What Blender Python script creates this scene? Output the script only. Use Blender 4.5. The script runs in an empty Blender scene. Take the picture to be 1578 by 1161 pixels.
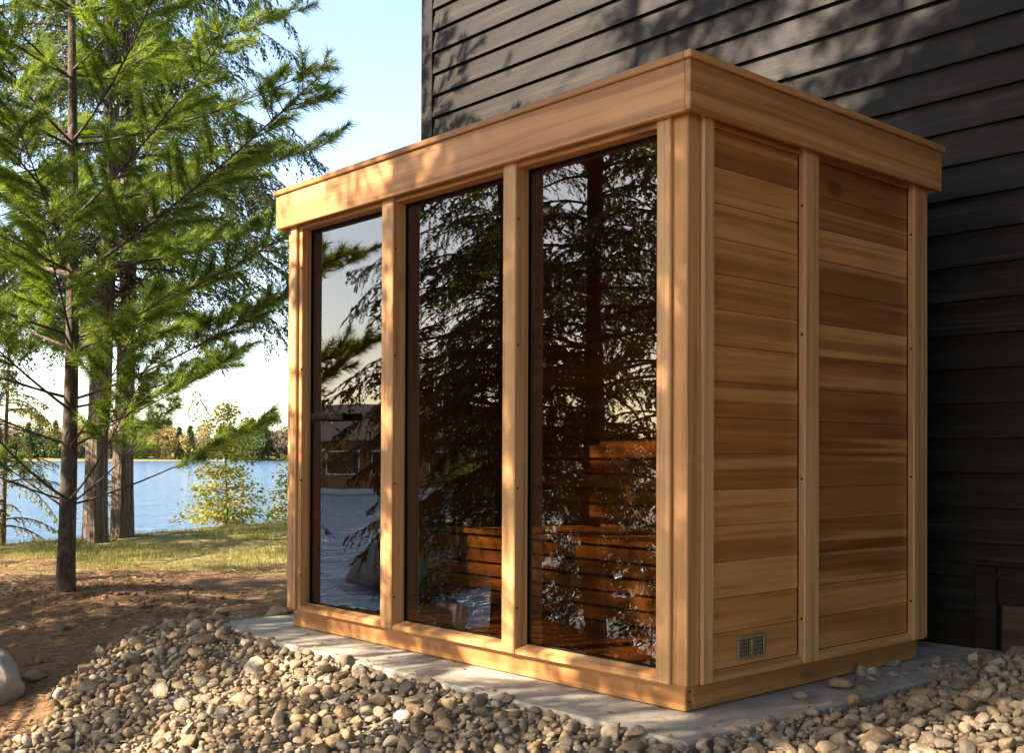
import bpy, math, random
import numpy as np
from mathutils import Vector, Matrix, noise as mnoise

R = math.radians
rng = np.random.default_rng(7)
random.seed(7)
scene = bpy.context.scene
col = scene.collection

# ------------------------------------------------------------------ camera
CAM = (2.2964, -2.8046, 0.820)
YAW, PITCH, ROLL, FPX, PPY = -0.841, 0.0098, 0.0038, 1718.5, 687.5
cam_data = bpy.data.cameras.new('camera')
cam = bpy.data.objects.new('camera', cam_data)
col.objects.link(cam)
cam.location = CAM
cam.rotation_mode = 'QUATERNION'
_M = (Matrix.Rotation(-YAW, 3, 'Z') @ Matrix.Rotation(math.pi / 2 + PITCH, 3, 'X') @ Matrix.Rotation(ROLL, 3, 'Z'))
cam.rotation_quaternion = _M.to_quaternion()
cam_data.sensor_fit = 'HORIZONTAL'
cam_data.sensor_width = 36.0
cam_data.lens = FPX / 1578.0 * 36.0
cam_data.shift_y = (PPY - 580.5) / 1578.0
cam_data.clip_start = 0.05
cam_data.clip_end = 6000
scene.camera = cam

# ------------------------------------------------------------------ light
SUN_AZ = math.atan2(-0.35, -0.94)     # towards the sun, from +Y clockwise
SUN_EL = R(32)
to_sun = Vector((math.sin(SUN_AZ) * math.cos(SUN_EL), math.cos(SUN_AZ) * math.cos(SUN_EL), math.sin(SUN_EL)))
world = bpy.data.worlds.new('World')
scene.world = world
world.use_nodes = True
wn = world.node_tree
wn.nodes.clear()
sky = wn.nodes.new('ShaderNodeTexSky')
sky.sky_type = 'NISHITA'
sky.sun_disc = False
sky.sun_elevation = SUN_EL
sky.sun_rotation = SUN_AZ % (2 * math.pi)
sky.air_density = 1.0
sky.dust_density = 1.0
sky.ozone_density = 1.0
bg = wn.nodes.new('ShaderNodeBackground')
bg.inputs[1].default_value = 0.105
wo = wn.nodes.new('ShaderNodeOutputWorld')
wn.links.new(sky.outputs[0], bg.inputs[0])
wn.links.new(bg.outputs[0], wo.inputs[0])
sd = bpy.data.lights.new('sun', 'SUN')
sd.energy = 5.0
sd.angle = R(0.53)
sd.color = (1.0, 0.91, 0.77)
sun = bpy.data.objects.new('sun', sd)
col.objects.link(sun)
sun.rotation_mode = 'QUATERNION'
sun.rotation_quaternion = to_sun.to_track_quat('Z', 'Y')
sun.location = (-6, -16, 14)
vs = scene.view_settings
vs.view_transform = 'Standard'
vs.look = 'None'
vs.gamma = 1.0
vs.use_curve_mapping = False
vs.exposure = 2.2
vs.use_white_balance = True
vs.white_balance_temperature = 6900
vs.white_balance_tint = 14
scene.cycles.use_denoising = True
scene.cycles.max_bounces = 8
scene.cycles.transparent_max_bounces = 16
scene.cycles.caustics_reflective = False
scene.cycles.caustics_refractive = False
scene.cycles.sample_clamp_indirect = 6.0

# ------------------------------------------------------------------ helpers
def link(o):
    col.objects.link(o)
    return o

def tag(o, label=None, cat=None, group=None, kind=None):
    if label: o['label'] = label
    if cat: o['category'] = cat
    if group: o['group'] = group
    if kind: o['kind'] = kind
    return o

def empty(name, loc=(0, 0, 0), rz=0.0):
    o = bpy.data.objects.new(name, None)
    o.location = loc
    o.rotation_euler = (0, 0, rz)
    o.empty_display_size = 0.1
    return link(o)

def meshobj(name, me, m=None, parent=None, loc=(0, 0, 0)):
    o = bpy.data.objects.new(name, me)
    if m and not me.materials:
        me.materials.append(m)
    o.parent = parent
    o.location = loc
    return link(o)

def np_mesh(name, verts, faces, smooth=False):
    """verts Nx3, faces list of arrays with equal width, or one array"""
    me = bpy.data.meshes.new(name)
    verts = np.asarray(verts, dtype=np.float32)
    if not isinstance(faces, list):
        faces = [faces]
    faces = [np.asarray(f, dtype=np.int32) for f in faces if len(f)]
    me.vertices.add(len(verts))
    me.vertices.foreach_set('co', verts.ravel())
    nl = sum(f.size for f in faces)
    npoly = sum(len(f) for f in faces)
    me.loops.add(nl)
    me.loops.foreach_set('vertex_index', np.concatenate([f.ravel() for f in faces]))
    me.polygons.add(npoly)
    starts, off = [], 0
    for f in faces:
        k = f.shape[1]
        starts.append(off + np.arange(len(f), dtype=np.int32) * k)
        off += f.size
    me.polygons.foreach_set('loop_start', np.concatenate(starts).astype(np.int32))
    me.polygons.foreach_set('use_smooth', np.full(npoly, bool(smooth), dtype=bool))
    me.update(calc_edges=True)
    me.validate()
    return me

_cb = {}
def chamfer_box(sx, sy, sz, b=0.002):
    key = (round(sx, 4), round(sy, 4), round(sz, 4), b)
    if key in _cb:
        return _cb[key].copy()
    h = np.array([sx, sy, sz]) / 2
    b = min(b, h.min() * 0.6)
    V, F4, F3 = [], [], []
    idx = {}
    for ix in (-1, 1):
        for iy in (-1, 1):
            for iz in (-1, 1):
                s = np.array([ix, iy, iz])
                for ax in range(3):
                    p = s * (h - b)
                    p[ax] = s[ax] * h[ax]
                    idx[(ix, iy, iz, ax)] = len(V)
                    V.append(p)
    def quad(q, n):
        c = [V[i] for i in q]
        nn = np.cross(c[1] - c[0], c[2] - c[0])
        if np.dot(nn, n) < 0: q = q[::-1]
        F4.append(q)
    for ax in range(3):
        o = [a for a in range(3) if a != ax]
        for s in (-1, 1):
            q = []
            for u, v in ((-1, -1), (1, -1), (1, 1), (-1, 1)):
                k = [0, 0, 0]; k[ax] = s; k[o[0]] = u; k[o[1]] = v
                q.append(idx[(k[0], k[1], k[2], ax)])
            n = np.zeros(3); n[ax] = s
            quad(q, n)
        for u in (-1, 1):
            for v in (-1, 1):
                k0 = [0, 0, 0]; k0[ax] = -1; k0[o[0]] = u; k0[o[1]] = v
                k1 = list(k0); k1[ax] = 1
                q = [idx[(*k0, o[0])], idx[(*k1, o[0])], idx[(*k1, o[1])], idx[(*k0, o[1])]]
                n = np.zeros(3); n[o[0]] = u; n[o[1]] = v
                quad(q, n)
    for ix in (-1, 1):
        for iy in (-1, 1):
            for iz in (-1, 1):
                t = [idx[(ix, iy, iz, a)] for a in range(3)]
                c = [V[i] for i in t]
                if np.dot(np.cross(c[1] - c[0], c[2] - c[0]), (ix, iy, iz)) < 0: t = t[::-1]
                F3.append(t)
    me = np_mesh('box', np.array(V), [np.array(F4), np.array(F3)])
    _cb[key] = me
    return me

def box(name, lo, hi, m, parent=None, b=0.002, tone=None):
    lo, hi = np.array(lo, float), np.array(hi, float)
    me = chamfer_box(*(hi - lo), b)
    if me.materials: me = me.copy(); me.materials.clear()
    me.materials.append(m)
    o = bpy.data.objects.new(name, me)
    o.location = (lo + hi) / 2
    o.parent = parent
    if tone is None: tone = random.random()
    o.color = (tone, random.random(), random.random(), 1)
    return link(o)

def tube(pts, radii, sides=8, cap=True, twist=None):
    """returns verts, quads, tris of a tube through pts"""
    pts = np.asarray(pts, float); n = len(pts)
    tang = np.gradient(pts, axis=0)
    tang /= np.linalg.norm(tang, axis=1)[:, None] + 1e-9
    ref = np.array([0, 0, 1.0]) if abs(tang[0, 2]) < 0.8 else np.array([1.0, 0, 0])
    a = np.cross(tang, ref); a /= np.linalg.norm(a, axis=1)[:, None] + 1e-9
    bb = np.cross(tang, a)
    th = np.linspace(0, 2 * np.pi, sides, endpoint=False)
    r = np.asarray(radii, float)
    if r.ndim == 1: r = np.repeat(r[:, None], sides, 1)
    V = pts[:, None, :] + r[..., None] * (np.cos(th)[None, :, None] * a[:, None, :] + np.sin(th)[None, :, None] * bb[:, None, :])
    V = V.reshape(-1, 3)
    i = np.arange(n - 1)[:, None] * sides; j = np.arange(sides)[None, :]; j2 = (j + 1) % sides
    Q = np.stack([i + j, i + j2, i + sides + j2, i + sides + j], -1).reshape(-1, 4)
    return V, Q

class Acc:
    def __init__(s): s.v = []; s.f = {}; s.n = 0
    def add(s, V, F):
        V = np.asarray(V, float).reshape(-1, 3); F = np.asarray(F)
        s.v.append(V); s.f.setdefault(F.shape[1], []).append(F + s.n); s.n += len(V)
    def mesh(s, name, smooth=False):
        return np_mesh(name, np.concatenate(s.v), [np.concatenate(x) for x in s.f.values()], smooth)

def sstep(a, b, x):
    t = np.clip((x - a) / (b - a), 0, 1)
    return t * t * (3 - 2 * t)

def vnoise(x, y, seed=0):
    """cheap smooth value noise, vectorised"""
    xi = np.floor(x).astype(np.int64); yi = np.floor(y).astype(np.int64)
    fx = x - xi; fy = y - yi
    fx = fx * fx * (3 - 2 * fx); fy = fy * fy * (3 - 2 * fy)
    def hsh(i, j):
        n = (i * 374761393 + j * 668265263 + seed * 974711) & 0xffffffff
        n = ((n ^ (n >> 13)) * 1274126177) & 0xffffffff
        return ((n ^ (n >> 16)) & 0xffff) / 65535.0
    return (hsh(xi, yi) * (1 - fx) + hsh(xi + 1, yi) * fx) * (1 - fy) + (hsh(xi, yi + 1) * (1 - fx) + hsh(xi + 1, yi + 1) * fx) * fy

def fbm(x, y, s, oct=4, seed=0):
    v = 0; a = 0.5
    for k in range(oct):
        v = v + a * (vnoise(x * s, y * s, seed + k) - 0.5); s *= 2.03; a *= 0.5
    return v

# ------------------------------------------------------------------ materials
class NT:
    def __init__(s, name):
        s.m = bpy.data.materials.new(name); s.m.use_nodes = True
        s.t = s.m.node_tree; s.t.nodes.clear()
        s.out = s.n('ShaderNodeOutputMaterial')
    def n(s, typ, **kw):
        nd = s.t.nodes.new(typ)
        for k, v in kw.items():
            if k.startswith('i_'):
                key = k[2:]
                key = int(key) if key.isdigit() else key.replace('_', ' ')
                nd.inputs[key].default_value = v
            else: setattr(nd, k, v)
        return nd
    def l(s, a, b): s.t.links.new(a, b)
    def coords(s, kind, scale=(1, 1, 1), rnd=0.0):
        tc = s.n('ShaderNodeTexCoord'); mp = s.n('ShaderNodeMapping')
        mp.inputs['Scale'].default_value = scale
        src = tc.outputs[kind]
        if rnd:
            oi = s.n('ShaderNodeObjectInfo'); vm = s.n('ShaderNodeVectorMath', operation='SCALE')
            cx = s.n('ShaderNodeCombineXYZ')
            s.l(oi.outputs['Random'], cx.inputs[0]); s.l(oi.outputs['Random'], cx.inputs[1]); s.l(oi.outputs['Random'], cx.inputs[2])
            s.l(cx.outputs[0], vm.inputs[0]); vm.inputs['Scale'].default_value = rnd
            ad = s.n('ShaderNodeVectorMath', operation='ADD')
            s.l(src, ad.inputs[0]); s.l(vm.outputs[0], ad.inputs[1]); src = ad.outputs[0]
        s.l(src, mp.inputs[0])
        return mp.outputs[0]
    def noise(s, vec, scale=5.0, detail=4.0, rough=0.55, dist=0.0):
        nd = s.n('ShaderNodeTexNoise'); nd.inputs['Scale'].default_value = scale
        nd.inputs['Detail'].default_value = detail; nd.inputs['Roughness'].default_value = rough
        nd.inputs['Distortion'].default_value = dist
        if vec is not None: s.l(vec, nd.inputs['Vector'])
        return nd.outputs[0]
    def ramp(s, fac, stops):
        r = s.n('ShaderNodeValToRGB'); e = r.color_ramp.elements
        while len(e) < len(stops): e.new(0.5)
        for k, (p, c) in enumerate(stops):
            e[k].position = p
            e[k].color = (*c, 1) if len(c) == 3 else c
        s.l(fac, r.inputs[0]); return r.outputs[0]
    def mix(s, fac, a, b, mode='MIX'):
        nd = s.n('ShaderNodeMix', data_type='RGBA', blend_type=mode)
        if isinstance(fac, (int, float)): nd.inputs[0].default_value = fac
        else: s.l(fac, nd.inputs[0])
        for sock, v in ((nd.inputs[6], a), (nd.inputs[7], b)):
            if isinstance(v, tuple): sock.default_value = (*v[:3], 1)
            else: s.l(v, sock)
        return nd.outputs[2]
    def math(s, op, a, b=None):
        nd = s.n('ShaderNodeMath', operation=op)
        for k, v in enumerate((a, b)):
            if v is None: continue
            if isinstance(v, (int, float)): nd.inputs[k].default_value = v
            else: s.l(v, nd.inputs[k])
        return nd.outputs[0]
    def bump(s, h, strength=0.3, dist=0.01, normal=None):
        nd = s.n('ShaderNodeBump'); nd.inputs['Strength'].default_value = strength
        nd.inputs['Distance'].default_value = dist; s.l(h, nd.inputs['Height'])
        if normal is not None: s.l(normal, nd.inputs['Normal'])
        return nd.outputs[0]
    def principled(s, color, rough=0.6, normal=None, spec=0.5, **kw):
        p = s.n('ShaderNodeBsdfPrincipled')
        if isinstance(color, tuple): p.inputs['Base Color'].default_value = (*color[:3], 1)
        else: s.l(color, p.inputs['Base Color'])
        if isinstance(rough, (int, float)): p.inputs['Roughness'].default_value = rough
        else: s.l(rough, p.inputs['Roughness'])
        p.inputs['Specular IOR Level'].default_value = spec
        if normal is not None: s.l(normal, p.inputs['Normal'])
        for k, v in kw.items(): p.inputs[k.replace('_', ' ')].default_value = v
        s.l(p.outputs[0], s.out.inputs[0])
        return p

def cedar(name, axis, light, mid, dark, rough=0.42, coat=0.0):
    """cedar; grain along the given local axis; tone from the object's own colour"""
    t = NT(name)
    st = [42.0, 42.0, 42.0]; st[axis] = 1.3
    st2 = [9.0, 9.0, 9.0]; st2[axis] = 0.35
    v = t.coords('Object', tuple(st), rnd=7.0)
    v2 = t.coords('Object', tuple(st2), rnd=13.0)
    g = t.noise(v, 1.0, 6, 0.65, 0.3)
    big = t.noise(v2, 1.0, 3, 0.5, 0.8)
    oi = t.n('ShaderNodeObjectInfo')
    sep = t.n('ShaderNodeSeparateColor'); t.l(oi.outputs['Color'], sep.inputs[0])
    tone = sep.outputs[0]
    f = t.math('ADD', t.math('MULTIPLY', tone, 0.8), t.math('MULTIPLY', big, 0.6))
    f = t.math('SUBTRACT', f, 0.2)
    c = t.ramp(f, [(0.08, dark), (0.45, mid), (0.85, light)])
    gr = t.ramp(g, [(0.28, (0.55, 0.48, 0.42)), (0.5, (0.95, 0.935, 0.92)), (0.72, (1.14, 1.15, 1.16))])
    c = t.mix(1.0, c, gr, 'MULTIPLY')
    sv = [16.0, 16.0, 16.0]; sv[axis] = 0.25
    stk = t.noise(t.coords('Object', tuple(sv), rnd=23.0), 1.0, 2, 0.5, 0.5)
    c = t.mix(t.ramp(stk, [(0.53, (0, 0, 0)), (0.62, (0.75, 0.75, 0.75))]), c, tuple(0.6 * a_ for a_ in mid))
    c = t.mix(t.ramp(stk, [(0.36, (0.5, 0.5, 0.5)), (0.44, (0, 0, 0))]), c, tuple(1.0 * a_ for a_ in light))
    # a few knots / mineral streaks
    k = t.noise(t.coords('Object', tuple(6.0 if a != axis else 2.2 for a in range(3)), rnd=31.0), 1.0, 2, 0.4, 0.0)
    kf = t.ramp(k, [(0.71, (0, 0, 0)), (0.75, (1, 1, 1))])
    c = t.mix(t.math('MULTIPLY', kf, 0.55), c, (dark[0] * 0.5, dark[1] * 0.42, dark[2] * 0.4))
    n = t.bump(g, 0.25, 0.002)
    rr = t.ramp(g, [(0.3, (rough + 0.12,) * 3), (0.7, (rough - 0.05,) * 3)])
    t.principled(c, rr, n, 0.45, Coat_Weight=coat, Coat_Roughness=0.22)
    return t.m

CL, CM, CD = (0.55, 0.28, 0.105), (0.44, 0.188, 0.056), (0.27, 0.095, 0.023)
cedar_x = cedar('cedar_grain_x', 0, CL, CM, CD)
cedar_y = cedar('cedar_grain_y', 1, CL, CM, CD)
cedar_z = cedar('cedar_grain_z', 2, (0.56, 0.305, 0.128), (0.46, 0.22, 0.076), (0.31, 0.125, 0.036))
clad = cedar('cedar_cladding', 1, (0.60, 0.285, 0.10), (0.43, 0.165, 0.042), (0.16, 0.047, 0.009), 0.33, 0.4)
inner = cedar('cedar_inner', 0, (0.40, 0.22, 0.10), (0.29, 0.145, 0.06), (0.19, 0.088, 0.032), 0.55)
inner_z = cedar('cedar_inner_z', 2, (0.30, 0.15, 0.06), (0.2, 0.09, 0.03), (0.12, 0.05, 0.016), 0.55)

def simple(name, c, rough=0.6, var=0.25, scale=30.0, bump=0.15, spec=0.5, **kw):
    t = NT(name)
    v = t.coords('Object', (1, 1, 1), rnd=5.0)
    g = t.noise(v, scale, 5, 0.6)
    cc = t.mix(g, tuple(x * (1 - var) for x in c), tuple(min(1, x * (1 + var)) for x in c))
    t.principled(cc, rough, t.bump(g, bump, 0.003), spec, **kw)
    return t.m
black_seal = simple('black_seal', (0.003, 0.003, 0.003), 0.7, spec=0.15)
black_metal = simple('black_metal', (0.003, 0.0027, 0.0024), 0.8, spec=0.06)
screw_m = simple('screw_dark', (0.03, 0.025, 0.02), 0.4, Metallic=0.6)
vent_m = simple('vent_metal', (0.36, 0.27, 0.15), 0.4, 0.4, 60, 0.2, Metallic=0.6)

def siding_mat():
    t = NT('dark_stained_siding')
    v = t.coords('Object', (1.2, 30, 30), rnd=11.0)
    g = t.noise(v, 1.0, 7, 0.7, 0.4)
    p = t.noise(t.coords('Object', (2.2, 6, 6), rnd=3.0), 1.0, 5, 0.6)
    c = t.ramp(g, [(0.3, (0.005, 0.0038, 0.0026)), (0.55, (0.014, 0.0105, 0.007)), (0.72, (0.046, 0.034, 0.0215))])
    c = t.mix(t.math('MULTIPLY', p, 0.5), c, (0.016, 0.0125, 0.0088))
    fl = t.noise(t.coords('Object', (5, 90, 90), rnd=17.0), 1.0, 2, 0.5)
    ff = t.ramp(fl, [(0.80, (0, 0, 0)), (0.83, (1, 1, 1))])
    c = t.mix(t.math('MULTIPLY', ff, 0.4), c, (0.16, 0.15, 0.13))
    rr = t.ramp(g, [(0.3, (0.46,) * 3), (0.75, (0.6,) * 3)])
    t.principled(c, rr, t.bump(g, 0.9, 0.004), 0.14)
    return t.m
siding_m = siding_mat()

def glass_mat():
    t = NT('bronze_glass')
    tr = t.n('ShaderNodeBsdfTransparent'); tr.inputs[0].default_value = (0.62, 0.52, 0.38, 1)
    gl = t.n('ShaderNodeBsdfGlossy'); gl.inputs['Color'].default_value = (1.0, 0.93, 0.85, 1); gl.inputs['Roughness'].default_value = 0.0
    v = t.coords('Object', (1.2, 1.2, 0.5), rnd=3.0)
    h = t.noise(v, 2.3, 1.0, 0.4)
    b = t.bump(h, 0.10, 0.02)
    t.l(b, gl.inputs['Normal'])
    fr = t.n('ShaderNodeFresnel'); fr.inputs['IOR'].default_value = 1.52
    ge = t.n('ShaderNodeNewGeometry')
    f = t.math('ADD', t.math('MULTIPLY', fr.outputs[0], 1.8), 0.03)
    f = t.math('MULTIPLY', f, t.math('SUBTRACT', 1.0, ge.outputs['Backfacing']))
    f = t.math('MINIMUM', f, 0.9)
    mx = t.n('ShaderNodeMixShader')
    t.l(f, mx.inputs[0]); t.l(tr.outputs[0], mx.inputs[1]); t.l(gl.outputs[0], mx.inputs[2])
    t.l(mx.outputs[0], t.out.inputs[0])
    return t.m
glass_m = glass_mat()

def window_glass():
    t = NT('window_glass'); t.principled((0.03, 0.035, 0.04), 0.03, None, 0.8); return t.m
wglass_m = window_glass()

def concrete():
    t = NT('concrete')
    v = t.coords('Object')
    a = t.noise(v, 3.0, 6, 0.6); b = t.noise(v, 60, 4, 0.7)
    c = t.ramp(a, [(0.3, (0.30, 0.25, 0.185)), (0.6, (0.43, 0.37, 0.28)), (0.8, (0.50, 0.44, 0.345))])
    c = t.mix(t.math('MULTIPLY', b, 0.35), c, (0.30, 0.28, 0.25))
    st_ = t.noise(v, 1.3, 4, 0.6, 0.6)
    c = t.mix(t.ramp(st_, [(0.5, (0, 0, 0)), (0.66, (0.5, 0.5, 0.5))]), c, (0.19, 0.155, 0.115))
    sp_ = t.noise(v, 170, 2, 0.5)
    c = t.mix(t.ramp(sp_, [(0.66, (0, 0, 0)), (0.72, (0.6, 0.6, 0.6))]), c, (0.14, 0.12, 0.10))
    t.principled(c, 0.88, t.bump(b, 0.4, 0.005), 0.25)
    return t.m
concrete_m = concrete()

STONE_RAMP = [(0.0, (0.21, 0.18, 0.145)), (0.16, (0.35, 0.265, 0.175)), (0.32, (0.28, 0.235, 0.185)),
              (0.5, (0.40, 0.30, 0.19)), (0.66, (0.30, 0.205, 0.12)), (0.8, (0.34, 0.29, 0.225)), (0.92, (0.43, 0.36, 0.27)), (1.0, (0.52, 0.47, 0.39))]
def stone_mat(name, per='island'):
    t = NT(name)
    if per == 'island':
        ge = t.n('ShaderNodeNewGeometry'); r = ge.outputs['Random Per Island']
    else:
        oi = t.n('ShaderNodeObjectInfo'); sp = t.n('ShaderNodeSeparateColor'); t.l(oi.outputs['Color'], sp.inputs[0]); r = sp.outputs[0]
    tc = t.n('ShaderNodeNewGeometry')
    pos = tc.outputs['Position']
    c = t.mix(1.0, t.ramp(r, STONE_RAMP), (1.02, 0.965, 0.87), 'MULTIPLY')
    a = t.noise(pos, 28, 5, 0.65, 0.4); b = t.noise(pos, 220, 4, 0.75); e = t.noise(pos, 75, 3, 0.6)
    c = t.mix(1.0, c, t.ramp(a, [(0.3, (0.72, 0.69, 0.65)), (0.5, (1.0, 0.98, 0.95)), (0.7, (1.28, 1.25, 1.18))]), 'MULTIPLY')
    c = t.mix(t.math('MULTIPLY', b, 0.5), c, (0.20, 0.16, 0.11))
    n1 = t.bump(t.math('ADD', e, t.math('MULTIPLY', b, 0.6)), 0.9, 0.008)
    t.principled(c, 0.92, n1, 0.12)
    return t.m
stone_i = stone_mat('river_stone_mixed')
stone_o = stone_mat('river_stone_single', 'obj')

def boulder_mat():
    t = NT('boulder_granite')
    v = t.coords('Object')
    a = t.noise(v, 5, 7, 0.65); b = t.noise(v, 45, 5, 0.75)
    c = t.ramp(a, [(0.3, (0.24, 0.205, 0.165)), (0.55, (0.38, 0.33, 0.265)), (0.75, (0.46, 0.41, 0.34))])
    c = t.mix(t.math('MULTIPLY', b, 0.45), c, (0.16, 0.13, 0.105))
    t.principled(c, 0.85, t.bump(b, 0.5, 0.012), 0.3)
    return t.m
boulder_m = boulder_mat()

def ground_mat():
    t = NT('pine_needle_ground')
    v = t.coords('Object')
    a = t.noise(v, 1.1, 5, 0.6); b = t.noise(v, 14, 6, 0.7); f = t.noise(v, 120, 4, 0.75)
    soil = t.ramp(b, [(0.3, (0.065, 0.034, 0.018)), (0.5, (0.18, 0.092, 0.044)), (0.7, (0.31, 0.175, 0.085))])
    soil = t.mix(t.math('MULTIPLY', f, 0.55), soil, (0.33, 0.215, 0.12))
    grass = t.ramp(b, [(0.3, (0.12, 0.105, 0.03)), (0.6, (0.24, 0.20, 0.065)), (0.8, (0.34, 0.26, 0.11))])
    at = t.n('ShaderNodeAttribute', attribute_name='grassy')
    g = t.math('ADD', at.outputs['Fac'], t.math('MULTIPLY', t.math('SUBTRACT', a, 0.5), 1.5))
    gf = t.ramp(g, [(0.42, (0, 0, 0)), (0.68, (1, 1, 1))])
    c = t.mix(gf, soil, grass)
    bm = t.math('ADD', b, t.math('MULTIPLY', f, 0.5))
    t.principled(c, 0.95, t.bump(bm, 0.7, 0.03), 0.15)
    return t.m
ground_m = ground_mat()

def water_mat():
    t = NT('lake_water')
    v = t.coords('Object', (1, 1, 1))
    v1 = t.n('ShaderNodeMapping'); v1.inputs['Scale'].default_value = (0.9, 0.42, 1); v1.inputs['Rotation'].default_value = (0, 0, 0.5)
    t.l(v, v1.inputs[0])
    a = t.noise(v1.outputs[0], 1.7, 5, 0.6, 0.5); b = t.noise(v1.outputs[0], 0.3, 3, 0.5)
    h = t.math('ADD', a, t.math('MULTIPLY', b, 1.2))
    n = t.bump(h, 1.0, 0.42)
    t.principled((0.03, 0.10, 0.20), 0.12, n, 0.5, IOR=1.33)
    return t.m
water_m = water_mat()

def bark_mat(name, c0, c1, c2, vs=(26, 26, 3.2), bump=0.9):
    t = NT(name)
    v = t.coords('Object', vs, rnd=5.0)
    a = t.noise(v, 1.0, 6, 0.65, 0.6); b = t.noise(t.coords('Object', (90, 90, 30)), 1.0, 3, 0.6)
    c = t.ramp(a, [(0.32, c0), (0.5, c1), (0.7, c2)])
    c = t.mix(t.math('MULTIPLY', b, 0.35), c, tuple(x * 0.55 for x in c1))
    t.principled(c, 0.9, t.bump(a, bump, 0.02), 0.2)
    return t.m
bark_cedar = bark_mat('stringy_bark', (0.045, 0.032, 0.022), (0.17, 0.13, 0.095), (0.34, 0.275, 0.205), (34, 34, 2.4), 1.0)
bark_pine = bark_mat('young_pine_bark', (0.035, 0.026, 0.020), (0.10, 0.075, 0.055), (0.19, 0.145, 0.105), (22, 22, 12), 0.7)
twig_m = bark_mat('twig_bark', (0.06, 0.04, 0.028), (0.13, 0.085, 0.055), (0.20, 0.14, 0.095), (30, 30, 30), 0.2)

def leaf_mat(name, stops, trans=0.45, tint=(1.25, 1.2, 0.5), rough=0.5):
    t = NT(name)
    ge = t.n('ShaderNodeNewGeometry')
    c = t.ramp(ge.outputs['Random Per Island'], stops)
    big = t.noise(t.coords('Object'), 1.6, 3, 0.5)
    c = t.mix(1.0, c, t.ramp(big, [(0.3, (0.72, 0.74, 0.7)), (0.7, (1.25, 1.22, 1.1))]), 'MULTIPLY')
    p = t.n('ShaderNodeBsdfPrincipled'); t.l(c, p.inputs['Base Color'])
    p.inputs['Roughness'].default_value = rough; p.inputs['Specular IOR Level'].default_value = 0.35
    tl = t.n('ShaderNodeBsdfTranslucent')
    c2 = t.mix(1.0, c, tint, 'MULTIPLY'); t.l(c2, tl.inputs[0])
    mx = t.n('ShaderNodeMixShader'); mx.inputs[0].default_value = trans
    t.l(p.outputs[0], mx.inputs[1]); t.l(tl.outputs[0], mx.inputs[2]); t.l(mx.outputs[0], t.out.inputs[0])
    return t.m
needle_m = leaf_mat('white_pine_needles', [(0, (0.075, 0.135, 0.022)), (0.4, (0.14, 0.23, 0.035)), (0.75, (0.22, 0.31, 0.055)), (0.95, (0.32, 0.36, 0.085)), (1, (0.30, 0.20, 0.08))], 0.55)
hem_m = leaf_mat('hemlock_leaves', [(0, (0.030, 0.055, 0.022)), (0.45, (0.055, 0.095, 0.032)), (0.8, (0.105, 0.13, 0.042)), (0.95, (0.20, 0.16, 0.05)), (1, (0.24, 0.13, 0.05))], 0.4)
gold_m = leaf_mat('golden_leaves', [(0, (0.16, 0.23, 0.04)), (0.5, (0.27, 0.30, 0.055)), (0.8, (0.38, 0.34, 0.08)), (0.94, (0.42, 0.28, 0.09)), (1, (0.40, 0.18, 0.10))], 0.5, (1.3, 1.15, 0.6))
yel_m = leaf_mat('yellowing_cedar_leaves', [(0, (0.10, 0.12, 0.03)), (0.5, (0.22, 0.21, 0.045)), (1, (0.38, 0.29, 0.08))], 0.5)
grass_m = leaf_mat('grass_blades', [(0, (0.09, 0.12, 0.02)), (0.5, (0.19, 0.20, 0.045)), (1, (0.36, 0.29, 0.11))], 0.4)
litter_m = leaf_mat('dry_needles', [(0, (0.13, 0.075, 0.035)), (0.5, (0.27, 0.165, 0.08)), (1, (0.42, 0.29, 0.16))], 0.15, (1, 0.9, 0.7), 0.7)
far_green = leaf_mat('far_green_crown', [(0, (0.05, 0.08, 0.03)), (1, (0.12, 0.15, 0.05))], 0.3)
far_rust = leaf_mat('far_russet_crown', [(0, (0.20, 0.15, 0.10)), (1, (0.32, 0.245, 0.165))], 0.3, (1, .9, .7))
far_gold = leaf_mat('far_gold_crown', [(0, (0.24, 0.19, 0.06)), (1, (0.40, 0.31, 0.12))], 0.3)

# ------------------------------------------------------------------ terrain
def slope_front(x, y):
    s = np.maximum(0, -0.30 - y)
    west = 0.20 * s + 0.034 * s * s
    east = 0.20 * s
    k = sstep(0.3, -3.2, x)
    return west * k + east * (1 - k)

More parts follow.
